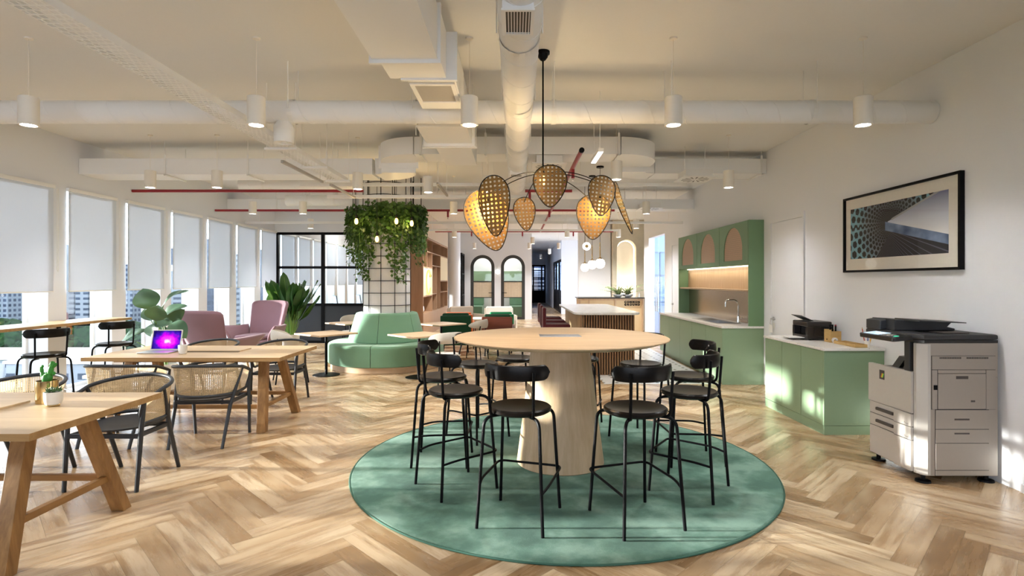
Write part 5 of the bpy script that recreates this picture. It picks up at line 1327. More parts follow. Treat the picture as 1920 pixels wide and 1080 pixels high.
lv = [((284, 580), (268, 541), 0.33, (0.25, -1, 0.35), 7.5, 0.12), ((291, 602), (296, 572), 0.27, (0.5, -1, 0.2), 7.4, 0.1), ((284, 602), (272, 578), 0.22, (-0.4, -1, 0.3), 7.55, 0.1),
      ((304, 580), (354, 545), 0.17, (-0.4, -0.6, 0.8), 7.7, 0.25), ((302, 597), (351, 573), 0.17, (-0.2, -0.7, 0.6), 7.6, 0.2), ((309, 600), (346, 580), 0.22, (0.3, -1, -0.3), 7.75, 0.1),
      ((288, 601), (322, 606), 0.19, (0.0, -0.6, 1), 7.45, -0.25), ((290, 606), (284, 632), 0.24, (-0.3, -1, 0.4), 7.5, 0.1), ((320, 606), (350, 634), 0.25, (0.4, -1, 0.4), 7.3, 0.3),
      ((276, 619), (228, 640), 0.20, (-0.2, -0.7, 1), 7.62, 0.15), ((256, 641), (226, 654), 0.14, (-0.2, -0.5, 1), 7.6, 0.1), ((300, 610), (312, 640), 0.18, (0.1, -1, 0.2), 7.7, 0.1)]
b = MB(); st_ = MB()
for (a0, a1, W_, nr, Y_, sg) in lv:
    p0, p1 = PW(*a0, Y_)-Vector((RX, RY, 0)), PW(*a1, Y_ - 0.06)-Vector((RX, RY, 0))
    leaf2(b, p0, p1, W_, nr, sg*0.6, 0.16, 12, 6, wide=0.5)
    st_.tube([(p0.x*0.12, p0.y*0.12, 0.32), (p0.x*0.4, p0.y*0.4, 0.32+(p0.z-0.32)*0.6), p0, p0.lerp(p1, 0.5) + Vector((0, 0, 0))][:3], 0.006, 6)
b.build('leaves', M['leaf_rubber'], o, ang=180); st_.build('stems', M['stem'], o)
BX, BY = -4.74, 11.6
o = thing('banana_plant', 'tall banana-leaf plant by the black glazed partition', 'plant', (BX, BY, 0))
b = MB(); b.lathe([(0, 0), (0.15, 0), (0.16, 0.01), (0.18, 0.38), (0.165, 0.38), (0.16, 0.34), (0, 0.33)], 40); b.build('pot', M['ceramic'], o)
b = MB(); b.lathe([(0, 0.345), (0.16, 0.34)], 24); b.build('soil', M['soil'], o)
b = MB(); st_ = MB(); rnd = random.Random(4)
for k in range(30):
    a = rnd.uniform(0, 2*PI); sp_ = rnd.uniform(0.05, 1.0)**0.8
    if k < 4: a, sp_ = (PI*0.96, 0.05, PI*1.02, 0.12)[k], (0.9, 1.0, 0.75, 0.8)[k]
    r0 = 0.04 + 0.14*sp_; z0 = rnd.uniform(0.72, 1.0) - 0.12*sp_
    L = rnd.uniform(0.55, 0.80); tilt = 0.06 + 0.62*sp_
    p0 = Vector((r0*math.cos(a), r0*math.sin(a)*0.8, z0)); dr = Vector((math.sin(tilt)*math.cos(a), math.sin(tilt)*math.sin(a)*0.8, math.cos(tilt)))
    p1 = p0 + dr*L
    nr = Vector((-math.cos(a)*0.7+rnd.uniform(-.6,.6), -math.sin(a)*0.7-0.5+rnd.uniform(-.4,.4), 0.35))
    leaf2(b, p0, p1, rnd.uniform(0.19, 0.27), nr, -0.05, 0.16, 10, 4, ex=0.5, wide=0.5)
    st_.tube([(0.05*math.cos(a), 0.05*math.sin(a), 0.34), (r0*0.8*math.cos(a), r0*0.7*math.sin(a), 0.34+(z0-0.34)*0.6), p0, p0.lerp(p1, 0.85)], [0.010, 0.008, 0.006, 0.003], 5)
b.build('leaves', M['leaf_banana'], o, ang=180); st_.build('stems', M['stem'], o)

# ivy ring around the column
o = thing('hanging_ivy', 'hanging ring of trailing ivy around the top of the wired column', 'plant', (CX, CY, 0))
b = MB()
for z in (2.55, 2.74): b.tube([(0.60*math.cos(2*PI*i/48), 0.60*math.sin(2*PI*i/48), z) for i in range(48)], 0.010, 6, True)
for k in range(9):
    a = 2*PI*k/9+0.2; b.tube([(0.60*math.cos(a), 0.60*math.sin(a), 2.5), (0.60*math.cos(a), 0.60*math.sin(a), H-0.003)], 0.007, 6)
b.build('hoop_frame', M['black'], o)
b = MB(); rnd = random.Random(21); stm = MB()
def ivy_leaf(p, s, out):
    n = (out + Vector((rnd.uniform(-.8,.8), rnd.uniform(-.8,.8), rnd.uniform(-.3,.9)))).normalized()
    t_ = n.cross(Vector((rnd.uniform(-1,1), rnd.uniform(-1,1), rnd.uniform(-1,0)))).normalized(); u_ = n.cross(t_)
    q = [p, p + t_*s*0.45 + u_*s*0.5, p + t_*s*1.1, p + t_*s*0.45 - u_*s*0.5]; mid = p + t_*s*0.5 - n*s*0.12
    v = [b.bm.verts.new(x) for x in q] + [b.bm.verts.new(mid)]
    b.bm.faces.new((v[0], v[1], v[4])); b.bm.faces.new((v[1], v[2], v[4])); b.bm.faces.new((v[2], v[3], v[4])); b.bm.faces.new((v[3], v[0], v[4]))
for k in range(4200):
    a = rnd.uniform(0, 2*PI); rr = min(0.70, max(0.53, 0.60 + rnd.gauss(0, 0.065))); z = 2.80 - abs(rnd.gauss(0, 0.27))
    lf = (math.cos(a) < -0.2)
    if lf: z -= rnd.random()*0.18
    ivy_leaf(Vector((rr*math.cos(a), rr*math.sin(a), z)), rnd.uniform(0.045, 0.085), Vector((math.cos(a), math.sin(a), 0.3)))
def strand(a, ln_, r0=0.62, dens=26):
    x = min(0.68, max(0.57, r0 + rnd.gauss(0, 0.05))); pts = []; p = Vector((x*math.cos(a), x*math.sin(a), 2.55)); drift = Vector((rnd.uniform(-.06,.06), rnd.uniform(-.06,.06), 0))
    N = max(3, int(ln_*10))
    for i in range(N+1):
        s = i/N; pts.append(p + drift*s + Vector((rnd.uniform(-.015,.015), rnd.uniform(-.015,.015), -ln_*s)))
    stm.tube(pts, 0.003, 4)
    for i in range(int(ln_*dens)):
        s = rnd.random(); q = p + drift*s + Vector((rnd.uniform(-.05,.05), rnd.uniform(-.05,.05), -ln_*s))
        ivy_leaf(q, rnd.uniform(0.04, 0.07), Vector((math.cos(a), math.sin(a), 0.2)))
for k in range(110): strand(rnd.uniform(0, 2*PI), rnd.uniform(0.15, 0.6))
for k in range(16): strand(R(-76.9 - 56 + rnd.uniform(-22, 25)), rnd.uniform(0.7, 1.15), dens=34)
for k in range(7): strand(R(-76.9 + 10 + rnd.uniform(-8, 16)), rnd.uniform(0.75, 1.12), dens=34)
for k in range(10): strand(R(-76.9 + 75 + rnd.uniform(-25, 25)), rnd.uniform(0.5, 0.85), dens=34)
b.build('foliage', M['leaf_ivy'], o, ang=30); stm.build('stems', M['stem'], o)
eb = None
for x, y, z, lb in ((-2.62, 9.06, 2.49, 'warm bare bulb hanging at the window side of the ivy'), (-1.955, 9.04, 2.49, 'warm bare bulb hanging in the middle of the ivy, upper one'), (-1.745, 9.26, 2.477, 'warm bare bulb hanging at the bookcase side of the ivy'), (-2.26, 8.98, 2.19, 'warm bare bulb hanging lowest, under the middle of the ivy')):
    if eb is None:
        eb = thing('pendant_bulb', lb, 'bulb', (x, y, z), 0, 'bare bulbs hanging in the ivy')
        b = MB(); b.lathe([(0, -0.055), (0.018, -0.048), (0.030, -0.02), (0.028, 0.01), (0.014, 0.045), (0, 0.05)], 20); b.build('bulb', M['bulb'], eb, ang=80)
        b = MB(); b.lathe([(0, 0.042), (0.018, 0.042), (0.02, 0.09), (0.01, 0.105), (0, 0.105)], 16); b.build('socket', M['black'], eb)
        b = MB(); b.tube([(0, 0, 0.1), (0, 0, H-2.495)], 0.004, 6); b.build('cord', M['black'], eb)
    else: dup(eb, (x, y, z if z > 2.4 else z), 0, lb, 'bare bulbs hanging in the ivy')
    lamp('POINT', (x, y-0.06, z), 3.0, (1, 0.68, 0.3), 0.03)

# ---------------------------------------------------------------- petal chandelier over the round table
HX, HY = 0.225, 4.45
o = thing('petal_chandelier', 'chandelier of woven cane petals hanging over the round table', 'chandelier', (HX, HY, 0))
b = MB(); b.lathe([(0, H-0.075), (0.02, H-0.072), (0.038, H-0.05), (0.045, H-0.025), (0.055, H-0.022), (0.055, H-0.002), (0, H-0.002)], 32); b.build('ceiling_canopy', M['black'], o)
b = MB(); b.tube([(0, 0, H-0.07), (0, 0, 2.33)], 0.0065, 8); b.tube([(0, 0, 2.40), (0, 0, 2.33)], 0.014, 10); b.build('stem', M['black'], o)
def petal(cx, cy, cz, W_, H_, roll=0, yaw=0, pitch=0, curv=0.12):
    mt = Matrix.Translation((cx-HX, cy-HY, cz)) @ Matrix.Rotation(R(roll), 4, 'Y') @ Matrix.Rotation(R(yaw), 4, 'Z') @ Matrix.Rotation(R(pitch), 4, 'X')
    def out(tt, r):
        x = W_/2*math.sin(tt)*(1 + 0.36*math.cos(tt))*0.94*r; z = H_/2*math.cos(tt)*r
        return Vector((x, -curv*(1-(x/(W_/2))**2)*W_*0.6 + curv*0.3*W_, z))
    n = 44
    b = MB(); prev = None; rings = []
    rs_ = [0.001, 0.25, 0.5, 0.75, 1.0]
    for r in rs_: rings.append([b.bm.verts.new(out(2*PI*i/n, r)) for i in range(n)])
    for k in range(len(rs_)-1):
        for i in range(n):
            f = b.bm.faces.new((rings[k][i], rings[k][(i+1)%n], rings[k+1][(i+1)%n], rings[k+1][i]))
            for l in f.loops: l[b.uv].uv = (l.vert.co.x, l.vert.co.z)
    b.xf(mt); pn = b.build('petal', M['rattan'], o, ang=180)
    b = MB(); b.tube([out(2*PI*i/n, 1.0) for i in range(n)], 0.0042, 6, True); b.xf(mt); b.build('rim', M['black'], pn)
    return mt @ Vector((0, 0.02, H_*0.30))
tops = [petal(0.271, 4.26, 2.235, 0.265, 0.325, 0), petal(-0.15, 3.98, 2.045, 0.235, 0.445, -5, -12, -4), petal(-0.205, 4.27, 1.975, 0.345, 0.49, -17, 10, 6),
        petal(0.088, 4.92, 2.10, 0.20, 0.30, -6, 10, 0), petal(0.672, 4.72, 2.05, 0.295, 0.385, 2, -8, 4), petal(0.69, 4.38, 2.18, 0.235, 0.325, 8, 14, -6), petal(0.885, 4.52, 2.10, 0.24, 0.45, -18, 66, 0)]
b = MB()
for i in range(3):
    for tp in ((tops[1], tops[4], tops[3])[i], (tops[2], tops[5], tops[6])[i]):
        s = Vector((0, 0, 2.37)); e_ = tp.copy(); mdl = (s+e_)/2 + Vector((0, 0, 0.10))
        b.tube([s*(1-q)**2 + mdl*2*q*(1-q) + e_*q*q for q in [k/12 for k in range(13)]], 0.0038, 6)
b.build('arms', M['black'], o)
for x, y, z in ((0.222, 4.42, 2.315), (-0.20, 4.12, 2.05), (0.70, 4.54, 2.13)):
    b = MB(); b.lathe([(0, -0.045), (0.014, -0.04), (0.022, -0.015), (0.02, 0.01), (0.01, 0.035), (0, 0.035)], 18, (x-HX, y-HY, z)); b.build('bulb', M['bulb'], o, ang=80)
    b = MB(); b.tube([(x-HX, y-HY, z+0.03), (x-HX, y-HY, z+0.075)], 0.012, 10); b.build('socket', M['black'], o)
    lamp('POINT', (x, y+0.03, z-0.01), 15.0 if x < 0 else 7.0, (1, 0.72, 0.38), 0.025)

# ---------------------------------------------------------------- pendant downlights
dl = None; ord_ = ('first', 'second', 'third', 'fourth', 'fifth', 'sixth', 'seventh')
ROWS = [(4.20, (-3.72, -1.98, -0.35, 1.21, 2.66), 'row in front of the round duct'), (7.0, (-4.65, -3.8, (-2.04, 7.12), (-1.17, 7.38), (-0.364, 7.38), (1.19, 6.45), 2.72), 'row before the curved duct'),
        (9.73, (-4.65, -3.76, -1.09, 2.32), 'row level with the ivy column'), (12.4, (-4.62, 2.73), 'row past the ivy column'), (14.9, (-1.65, 1.41, 2.8), 'row before the reception counter'), (17.6, (0.56,), 'spot at the hall entrance'),
        (20.2, (-1.5, 0.52, 1.6, 2.6), 'row by the arched doors'), (24.0, (1.5,), 'spot inside the hall'), (29.0, (1.35,), 'spot deep in the hall')]
for ri, (y, xs_, nm) in enumerate(ROWS):
    for k, x in enumerate(xs_):
        lb = 'white cylinder downlight, %s from the windows in the %s' % (ord_[k], nm) if len(xs_) > 1 else 'white cylinder downlight, the single %s' % nm
        yk, x = (x[1], x[0]) if isinstance(x, tuple) else (y, x)
        if True:
            dl = thing('pendant_downlight', lb, 'downlight', (x, yk, 2.69), 0, 'white cylinder pendant downlights')
            b = MB(); b.lathe([(0.050, 0.012), (0.053, 0.0), (0.064, 0.0), (0.066, 0.002), (0.066, 0.212), (0.062, 0.216), (0, 0.216)], 32); b.build('housing', M['lamp_white'], dl)
            b = MB(); b.lathe([(0, 0.010), (0.051, 0.010)], 28); b.build('lens', M['lamp_on'], dl)
            b = MB(); b.tube([(0, 0, 0.216), (0, 0, H-2.69-0.012)], 0.0022, 5); b.build('cord', M['lamp_white'], dl)
            b = MB(); b.lathe([(0, H-2.69-0.014), (0.028, H-2.69-0.012), (0.03, H-2.69-0.001), (0, H-2.69-0.001)], 20); b.build('ceiling_rose', M['lamp_white'], dl)
        lamp('SPOT', (x, yk, 2.685), SPOT*(1.0 if y < 12 else 5.0 if y == 14.9 else 1.8), (1, 0.995, 0.985), 0.05, 160 if y == 14.9 else 130, 0.9)
lamp('POINT', (-0.7, 22.9, 2.9), 45, (1, 0.94, 0.85), 0.2)                  # ceiling light of the booths
lamp('POINT', (-4.6, 17.5, 2.95), 40, (1, 0.97, 0.92), 0.2)                 # meeting room light
lamp('POINT', (4.6, 14.2, 2.5), 40, (0.85, 0.92, 1.0), 0.3)               # added fill to brighten the side room, no fitting there
lamp('POINT', (1.4, 38.55, 2.6), 25, (0.85, 0.92, 1.0), 0.1)
lamp('AREA', (3.40, 17.06, 1.1), 9, (1, 0.93, 0.80), name='niche_glow'); bpy.data.objects['niche_glow'].rotation_euler = (PI, 0, 0); bpy.data.objects['niche_glow'].data.size = 0.35
o = thing('niche_led', 'glowing LED line tracing the arched niche behind the reception plant', 'light strip', (0, 0, 0))
b = MB(); pts = arch(3.125, 3.665, 0.0, 2.735, 24)[1:]; pts = [(3.665, 0.03)] + pts[1:-1] + [(3.125, 0.03)]
b.tube([(x, 16.965, z) for x, z in pts], 0.011, 6); b.build('led_tube', M['led'], o)

# ---------------------------------------------------------------- ducts, trays, pipes
def helix(b, p0, axis, length, r, pitch=0.27, tr=0.0035):
    N = int(length/pitch*20); P = []
    for i in range(N+1):
        a = 2*PI*i/20; d = length*i/N
        P.append((p0[0]+d, p0[1]+r*math.cos(a), p0[2]+r*math.sin(a)) if axis == 'x' else (p0[0]+r*math.cos(a), p0[1]+d, p0[2]+r*math.sin(a)))
    b.tube(P, tr, 4)
def cyl(b, p0, p1, r, n=32): b.tube([p0, p1], r, n)
def hanger(b, x, y, z, r, axis, w=0.02):
    for d in (-1, 1):
        q = (x, y+d*(r+0.012)) if axis == 'x' else (x+d*(r+0.012), y)
        b.tube([(q[0], q[1], z), (q[0], q[1], H-0.001)], 0.004, 5)
    P = []
    for i in range(24):
        a = 2*PI*i/24; P.append((a,))
    for k in range(24):
        a0, a1 = 2*PI*k/24, 2*PI*(k+1)/24; R_ = r+0.005
        if axis == 'x': b.quad((x-w, y+R_*math.cos(a0), z+R_*math.sin(a0)), (x+w, y+R_*math.cos(a0), z+R_*math.sin(a0)), (x+w, y+R_*math.cos(a1), z+R_*math.sin(a1)), (x-w, y+R_*math.cos(a1), z+R_*math.sin(a1)))
        else: b.quad((x+R_*math.cos(a0), y-w, z+R_*math.sin(a0)), (x+R_*math.cos(a0), y+w, z+R_*math.sin(a0)), (x+R_*math.cos(a1), y+w, z+R_*math.sin(a1)), (x+R_*math.cos(a1), y-w, z+R_*math.sin(a1)))
o = thing('hanging_round_duct', 'white spiral duct forming a cross over the round table', 'air duct', (0, 0, 0))
b = MB(); cyl(b, (XL+0.002, 4.75, 2.96), (XR-0.002, 4.75, 2.96), 0.097); b.build('cross_run', M['duct'], o)
b = MB(); cyl(b, (0.025, 0.8, 2.92), (0.025, 8.1, 2.92), 0.118); b.ball((0.025, 8.1, 2.92), 0.118, u=32, v=16); b.build('long_run', M['duct'], o)
b = MB(); helix(b, (XL+0.05, 4.75, 2.96), 'x', 9.3, 0.097); b.build('spiral_seam', M['duct'], o)
b = MB(); helix(b, (0.025, 0.9, 2.92), 'y', 7.1, 0.118, 0.36); b.build('spiral_seam', M['duct'], o)
for x in (-4.6, -1.92, -0.87, 0.33, 1.32, 2.55):
    b = MB(); hanger(b, x, 4.75, 2.96, 0.099, 'x'); b.build('hanger_strap', M['white_metal'], o)
for y in (3.15, 4.3, 5.6, 6.4):
    b = MB(); hanger(b, 0.025, y, 2.92, 0.120, 'y'); b.build('hanger_strap', M['white_metal'], o)
for y0_, y1_ in ((2.60, 2.86), (6.6, 6.8)):
    b = MB(); b.box(-0.062, y0_, 2.792, 0.088, y1_, 2.83); g_ = None
    b.ringprism([(-0.067, y0_-0.005), (0.093, y0_-0.005), (0.093, y1_+0.005), (-0.067, y1_+0.005)], [(-0.050, y0_+0.012), (0.076, y0_+0.012), (0.076, y1_-0.012), (-0.050, y1_-0.012)], 2.780, 2.792, 'xy')
    for k in range(9): b.box(-0.050+0.0145*k, y0_+0.012, 2.781, -0.046+0.0145*k, y1_-0.012, 2.791)
    gv = b.build('air_grille', M['duct'], o)
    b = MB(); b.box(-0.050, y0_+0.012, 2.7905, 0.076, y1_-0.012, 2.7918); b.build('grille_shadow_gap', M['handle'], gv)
b = MB(); b.lathe([(0.0, 2.70), (0.062, 2.70), (0.066, 2.692), (0.083, 2.692), (0.083, 2.80), (0.085, 2.80), (0.085, 2.83), (0.02, 2.93), (0, 2.93)], 32, (-2.0, 4.75, 0)); b.lathe([(0.018, 2.69), (0.024, 2.69), (0.024, 2.70), (0.018, 2.70)], 20, (-2.0, 4.75, 0)); b.build('down_outlet', M['duct'], o)

o = thing('hanging_square_duct', 'white stepped square duct beside the round duct', 'air duct', (0, 0, 0))
for x0, x1, y0_, y1_, z0_, z1_ in ((-0.905, -0.49, 0.6, 3.48, 2.90, 3.24), (-0.865, -0.475, 3.48, 3.80, 2.90, 3.22), (-0.76, -0.42, 3.80, 4.50, 2.91, 3.20), (-0.74, -0.44, 4.50, 4.98, 3.08, 3.26), (-0.90, -0.44, 4.98, 5.60, 2.90, 3.24), (-0.83, -0.46, 5.60, 6.60, 2.89, 3.10)):
    b = MB(); b.box(x0, y0_, z0_, x1, y1_, z1_, 0.003); b.build('duct_section', M['duct'], o)
for x0, x1, y_, z0_, z1_ in ((-0.925, -0.47, 3.48, 2.875, 3.26), (-0.79, -0.40, 3.80, 2.885, 3.22), (-0.93, -0.41, 5.60, 2.87, 3.26)):
    b = MB(); b.box(x0, y_-0.014, z0_, x1, y_+0.014, z1_, 0.003); b.build('flange', M['duct'], o)
b = MB(); b.ringprism([(-0.75, 3.9), (-0.43, 3.9), (-0.43, 4.32), (-0.75, 4.32)], [(-0.72, 3.93), (-0.46, 3.93), (-0.46, 4.29), (-0.72, 4.29)], 2.896, 2.9095, 'xy'); gv = b.build('filter_frame', M['duct'], o)
b = MB(); b.box(-0.72, 3.93, 2.903, -0.46, 4.29, 2.908); b.build('filter_mesh', plain('filter_grey', (0.42, 0.40, 0.37), 0.8), gv)
b = MB()
for x in (-0.94, -0.40):
    for y_ in (5.62, 5.2): b.tube([(x, y_, 2.88), (x, y_, H-0.001)], 0.004, 5)
for y_ in (5.62,): b.box(-0.95, y_-0.01, 2.862, -0.39, y_+0.03, 2.874)
b.build('hanger', M['white_metal'], o)

def sweep_rect(b, path, w, h):
    n = len(path); rows_ = []
    for i in range(n):
        p = Vector(path[i]); a = Vector(path[max(0, i-1)]); c_ = Vector(path[min(n-1, i+1)])
        t_ = c_-a; t_.z = 0; t_.normalize(); s_ = Vector((-t_.y, t_.x, 0))
        rows_.append([b.bm.verts.new(p + s_*w/2*sx + Vector((0, 0, h/2*sz))) for sx, sz in ((-1,-1),(1,-1),(1,1),(-1,1))])
    for i in range(n-1):
        for j in range(4): b.bm.faces.new((rows_[i][j], rows_[i][(j+1)%4], rows_[i+1][(j+1)%4], rows_[i+1][j]))
    b.bm.faces.new(rows_[0]); b.bm.faces.new(rows_[-1][::-1]); bmesh.ops.recalc_face_normals(b.bm, faces=b.bm.faces)
def arcp(cx, cy, r, a0, a1, z, k=14): return [(cx+r*math.cos(R(a0+(a1-a0)*i/k)), cy+r*math.sin(R(a0+(a1-a0)*i/k)), z) for i in range(k+1)]
o = thing('hanging_rect_duct', 'long white rectangular duct with round elbows crossing the room', 'air duct', (0, 0, 0))
zc = 3.025
b = MB(); sweep_rect(b, [(XL+0.003, 7.52, zc), (-1.90, 7.52, zc)], 0.44, 0.21); b.build('straight_run', M['duct'], o)
EL = arcp(-1.85, 7.20, 0.32, 90, 0, zc) + arcp(-1.23, 7.20, 0.30, 180, 270, zc+0.125)
b = MB(); sweep_rect(b, EL, 0.44, 0.21); b.build('elbow', M['duct'], o)
b = MB(); sweep_rect(b, [(-1.23, 6.90, zc+0.125), (1.28, 6.90, zc+0.125)], 0.44, 0.21); b.build('straight_run', M['duct'], o)
b = MB(); sweep_rect(b, arcp(1.28, 7.22, 0.32, 270, 360, zc+0.125) + arcp(1.98, 7.70, 0.38, 180, 90, zc+0.12), 0.44, 0.21); b.build('elbow', M['duct'], o)
b = MB(); sweep_rect(b, [(2.0, 8.08, zc+0.12), (XR-0.003, 8.08, zc+0.12)], 0.44, 0.21); b.build('straight_run', M['duct'], o)
for (x, y_, ax, dz) in ((-4.65, 7.52, 'x', 0), (-3.55, 7.52, 'x', 0), (-2.5, 7.52, 'x', 0), (-1.15, 6.90, 'x', 0.125), (-0.36, 6.90, 'x', 0.125), (1.26, 6.90, 'x', 0.125), (3.52, 8.08, 'x', 0.12)):
    b = MB()
    b.box(x-0.012, y_-0.235, zc-0.12+dz, x+0.012, y_-0.225, zc+0.15+dz); b.box(x-0.012, y_+0.225, zc-0.12+dz, x+0.012, y_+0.235, zc+0.15+dz); b.box(x-0.012, y_-0.235, zc-0.125+dz, x+0.012, y_+0.235, zc-0.112+dz)
    for s in (-0.23, 0.23): b.tube([(x, y_+s, zc+0.1+dz), (x, y_+s, H-0.001)], 0.004, 5)
    b.build('hanger_strap', M['white_metal'], o)
for x0, y0_, x1, y1_ in ((-1.79, 7.19, -1.27, 7.215), (1.34, 7.42, 1.86, 7.445)):
    b = MB(); b.box(x0, y0_, zc-0.05, x1, y1_, zc+0.25, 0.002); b.build('flange', M['duct'], o)
o = thing('hanging_rect_duct', 'second white rectangular duct, beyond the ivy column', 'air duct', (0, 0, 0))
b = MB(); sweep_rect(b, [(XL+0.003, 11.25, 3.05), (XR-0.003, 11.25, 3.05)], 0.40, 0.20); b.build('straight_run', M['duct'], o)
for x in (-4.8, -3.4, -1.0, 0.8, 2.2):
    b = MB(); b.box(x-0.012, 11.04, 2.94, x+0.012, 11.05, H-0.001); b.box(x-0.012, 11.04, 2.935, x+0.012, 11.46, 2.947); b.build('hanger_strap', M['white_metal'], o)
for (x0, x1, y_, z_, lb) in ((-4.45, -2.6, 8.9, 3.06, 'short white spiral duct above the first red pipe, near the windows'), (-4.2, -2.9, 10.1, 2.98, 'short white spiral duct just above the second red pipe, by the ivy'), (-0.4, 1.9, 13.2, 3.0, 'white spiral duct running across above the island')):
    o = thing('hanging_round_duct', lb, 'air duct', (0, 0, 0))
    b = MB(); cyl(b, (x0, y_, z_), (x1, y_, z_), 0.10); b.build('duct_run', M['duct'], o)
    b = MB(); helix(b, (x0+0.02, y_, z_), 'x', x1-x0-0.04, 0.10); b.build('spiral_seam', M['duct'], o)
    for x in (x0+0.4, x1-0.4):
        b = MB(); hanger(b, x, y_, z_, 0.102, 'x'); b.build('hanger_strap', M['white_metal'], o)
# perforated cable tray
o = thing('hanging_cable_tray', 'long perforated white cable tray crossing above the trestle tables', 'cable tray', (0, 0, 0))
b = MB(); x0, x1, z_ = -2.285, -2.105, 2.75
y_ = 0.9; row = 0
while y_ < 6.9:
    b.box(x0, y_, z_, x1, y_+0.012, z_+0.0015)
    k = 5; w_ = (x1-x0)/k; off = w_/2 if row % 2 else 0
    for i in range(k+1):
        a = x0 + w_*i + off - 0.005
        if a > x1-0.004: continue
        b.box(max(x0, a), y_+0.012, z_, min(x1, a+0.010), y_+0.044, z_+0.0015)
    y_ += 0.044; row += 1
b.build('perforated_base', M['white_metal'], o)
b = MB(); b.box(x0-0.002, 0.9, z_, x0, 6.9, z_+0.045); b.box(x1, 0.9, z_, x1+0.002, 6.9, z_+0.045); b.build('side_flanges', M['white_metal'], o)
for y_ in (5.15, 6.0, 6.8):
    b = MB(); b.box(x0-0.06, y_-0.02, z_-0.022, x1+0.06, y_+0.02, z_-0.001)
    for x in (x0-0.045, x1+0.045): b.tube([(x, y_, z_-0.03), (x, y_, H-0.001)], 0.004, 5)
    b.build('hanger', M['white_metal'], o)
for xa, xb, y_, z_, lb in ((-3.29, 2.63, 8.42, 2.972, 'white strut rail across the room, in front of the ivy column'), (-2.95, 0.5, 8.62, 2.82, 'shorter white strut rail just before the ivy column'), (XL+0.003, XR-0.003, 11.8, 2.75, 'white strut rail spanning from window wall to kitchen wall'), (-2.4, 2.6, 13.9, 2.78, 'white strut rail beyond the island')):
    o = thing('hanging_strut_rail', lb, 'rail', (0, 0, 0), 0, 'white strut rails under the ceiling')
    b = MB(); b.box(xa, y_-0.02, z_-0.02, xb, y_+0.02, z_+0.03, 0.002); b.build('rail', M['white_metal'], o)
    b = MB(); k = 5
    for i in range(k): x = xa + 0.3 + (xb-xa-0.6)*i/(k-1); b.tube([(x, y_, z_+0.03), (x, y_, H-0.001)], 0.004, 5)
    b.build('threaded_rods', M['white_metal'], o)
for xa, ya, yb, z_, lb in ((-2.44, 5.75, 6.95, 2.75, 'bare metal strut bar hanging beside the cable tray'), (-1.02, 7.2, 8.25, 2.78, 'bare metal strut bar under the curved duct elbow'), (-2.42, 7.2, 8.3, 2.76, 'bare metal strut bar before the ivy, past the cable tray')):
    o = thing('hanging_strut_bar', lb, 'bar', (0, 0, 0), 0, 'bare strut bars under the ceiling')
    b = MB(); b.box(xa-0.015, ya, z_-0.012, xa+0.015, yb, z_+0.018, 0.002); b.build('bar', plain('strut_zinc', (0.45, 0.42, 0.38), 0.5), o)
    b = MB()
    for y_ in (ya+0.08, yb-0.08): b.tube([(xa, y_, z_+0.018), (xa, y_, H-0.001)], 0.004, 5)
    b.build('threaded_rods', M['white_metal'], o)
# sprinkler pipework
o = thing('hanging_sprinkler_pipes', 'red sprinkler pipework running under the ceiling', 'sprinkler pipe', (0, 0, 0))
for xa, xb, y_ in ((XL+0.003, -2.30, 8.32), (0.15, 0.86, 8.32), (XL+0.003, 1.92, 10.62), (-2.2, 2.7, 15.12)):
    b = MB(); cyl(b, (xa, y_, 2.865), (xb, y_, 2.865), 0.022, 14); b.build('cross_pipe', M['red'], o)
b = MB(); cyl(b, (0.694, 5.74, 2.865), (0.694, 15.12, 2.865), 0.024, 14); b.build('main_pipe', M['red'], o)
b = MB(); cyl(b, (0.694, 5.72, 2.865), (0.694, 5.75, 2.865), 0.028, 16); b.build('end_cap', M['black'], o)
for x, y_ in ((0.694, 6.6), (0.22, 8.32), (-0.55, 8.32), (-1.30, 10.62), (0.66, 10.62), (1.5, 10.62), (-1.2, 15.12), (0.2, 15.12), (1.6, 15.12)):
    b = MB(); z0_ = 2.865; cyl(b, (x, y_, z0_-0.02), (x, y_, z0_-0.13), 0.020, 12); sp_ = b.build('drop_fitting', M['red'], o)
    b = MB(); b.lathe([(0, -0.16), (0.016, -0.16), (0.016, -0.155), (0.006, -0.15), (0.006, -0.13), (0, -0.13)], 12, (x, y_, z0_)); b.build('sprinkler_head', M['chrome'], sp_)
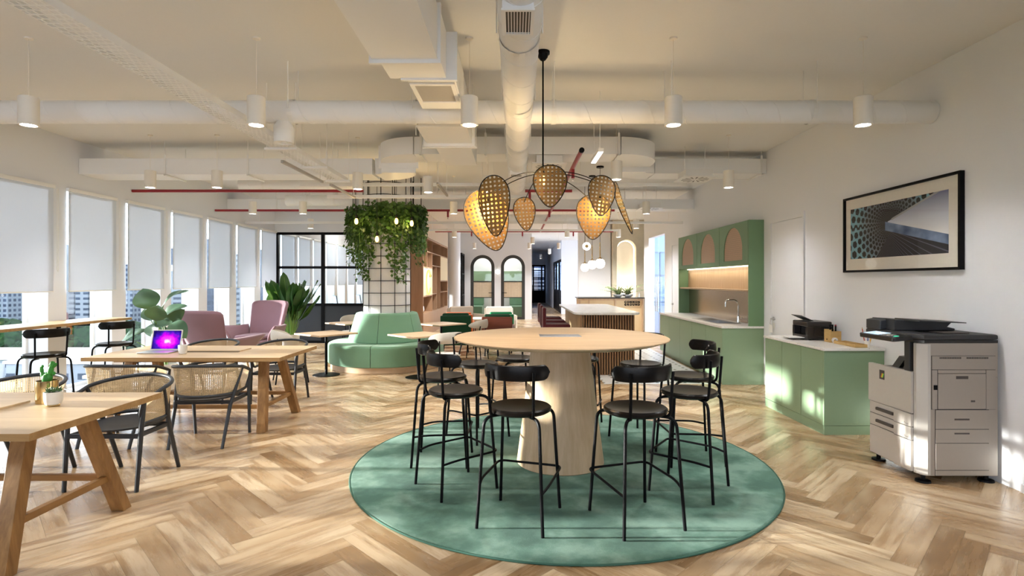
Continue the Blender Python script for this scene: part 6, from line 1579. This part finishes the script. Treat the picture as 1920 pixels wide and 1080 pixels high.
# ceiling diffusers and a small linear light
for x, y_, z_, s_, lb in ((0.42, 6.88, 2.93, 0.42, 'square swirl diffuser behind the chandelier petals'), (2.48, 7.58, 2.90, 0.46, 'square swirl diffuser by the kitchen wall'), (2.62, 11.4-0.7, 2.90, 0.44, 'small square swirl diffuser far along the kitchen wall')):
    o = thing('hanging_swirl_vent', lb, 'vent', (x, y_, z_), 0, 'square swirl diffusers')
    b = MB(); b.box(-s_/2, -s_/2, 0, s_/2, s_/2, 0.015, 0.003); b.box(-s_/2+0.05, -s_/2+0.05, 0.015, s_/2-0.05, s_/2-0.05, 0.112); b.build('plate', M['white_metal'], o)
    b = MB()
    for k in range(14):
        a = 2*PI*k/14; c0, s0 = math.cos(a), math.sin(a); c1, s1 = math.cos(a+0.35), math.sin(a+0.35); r0, r1 = s_*0.12, s_*0.40
        b.quad((r0*c0, r0*s0, -0.001), (r1*c0, r1*s0, -0.001), (r1*math.cos(a+0.16), r1*math.sin(a+0.16), -0.001), (r0*math.cos(a+0.12), r0*math.sin(a+0.12), -0.001))
    b.build('swirl_slots', M['handle'], o)
    if x < 1: continue
    b = MB()
    for sx in (-1, 1): b.tube([(sx*s_*0.3, 0, 0.112), (sx*s_*0.3, 0, H-z_-0.001)], 0.004, 5)
    b.build('hanger', M['white_metal'], o)
o = thing('hanging_linear_light', 'short white linear light hanging behind the red pipe end', 'light', (0.83, 5.58, 2.75))
b = MB(); b.box(-0.028, -0.26, 0.004, 0.028, 0.26, 0.04, 0.003); b.build('housing', M['white_metal'], o)
b = MB(); b.box(-0.024, -0.255, 0.0, 0.024, 0.255, 0.004); b.build('diffuser', emissive('linear_diffuser', (1, 0.96, 0.9), 2.0), o)
for s in (-0.2, 0.2):
    b = MB(); b.tube([(0, s, 0.04), (0, s, H-2.751)], 0.003, 5); b.build('cord', M['white_metal'], o)

# ---------------------------------------------------------------- output
S.view_settings.view_transform = 'Standard'; S.view_settings.look = 'None'; S.view_settings.gamma = 1.0; S.view_settings.use_curve_mapping = False
S.view_settings.exposure = EXPO
S.cycles.use_denoising = True
S.cycles.max_bounces = 10; S.cycles.diffuse_bounces = 5; S.cycles.transparent_max_bounces = 24; S.cycles.sample_clamp_indirect = 6.0
S.cycles.caustics_reflective = False; S.cycles.caustics_refractive = False
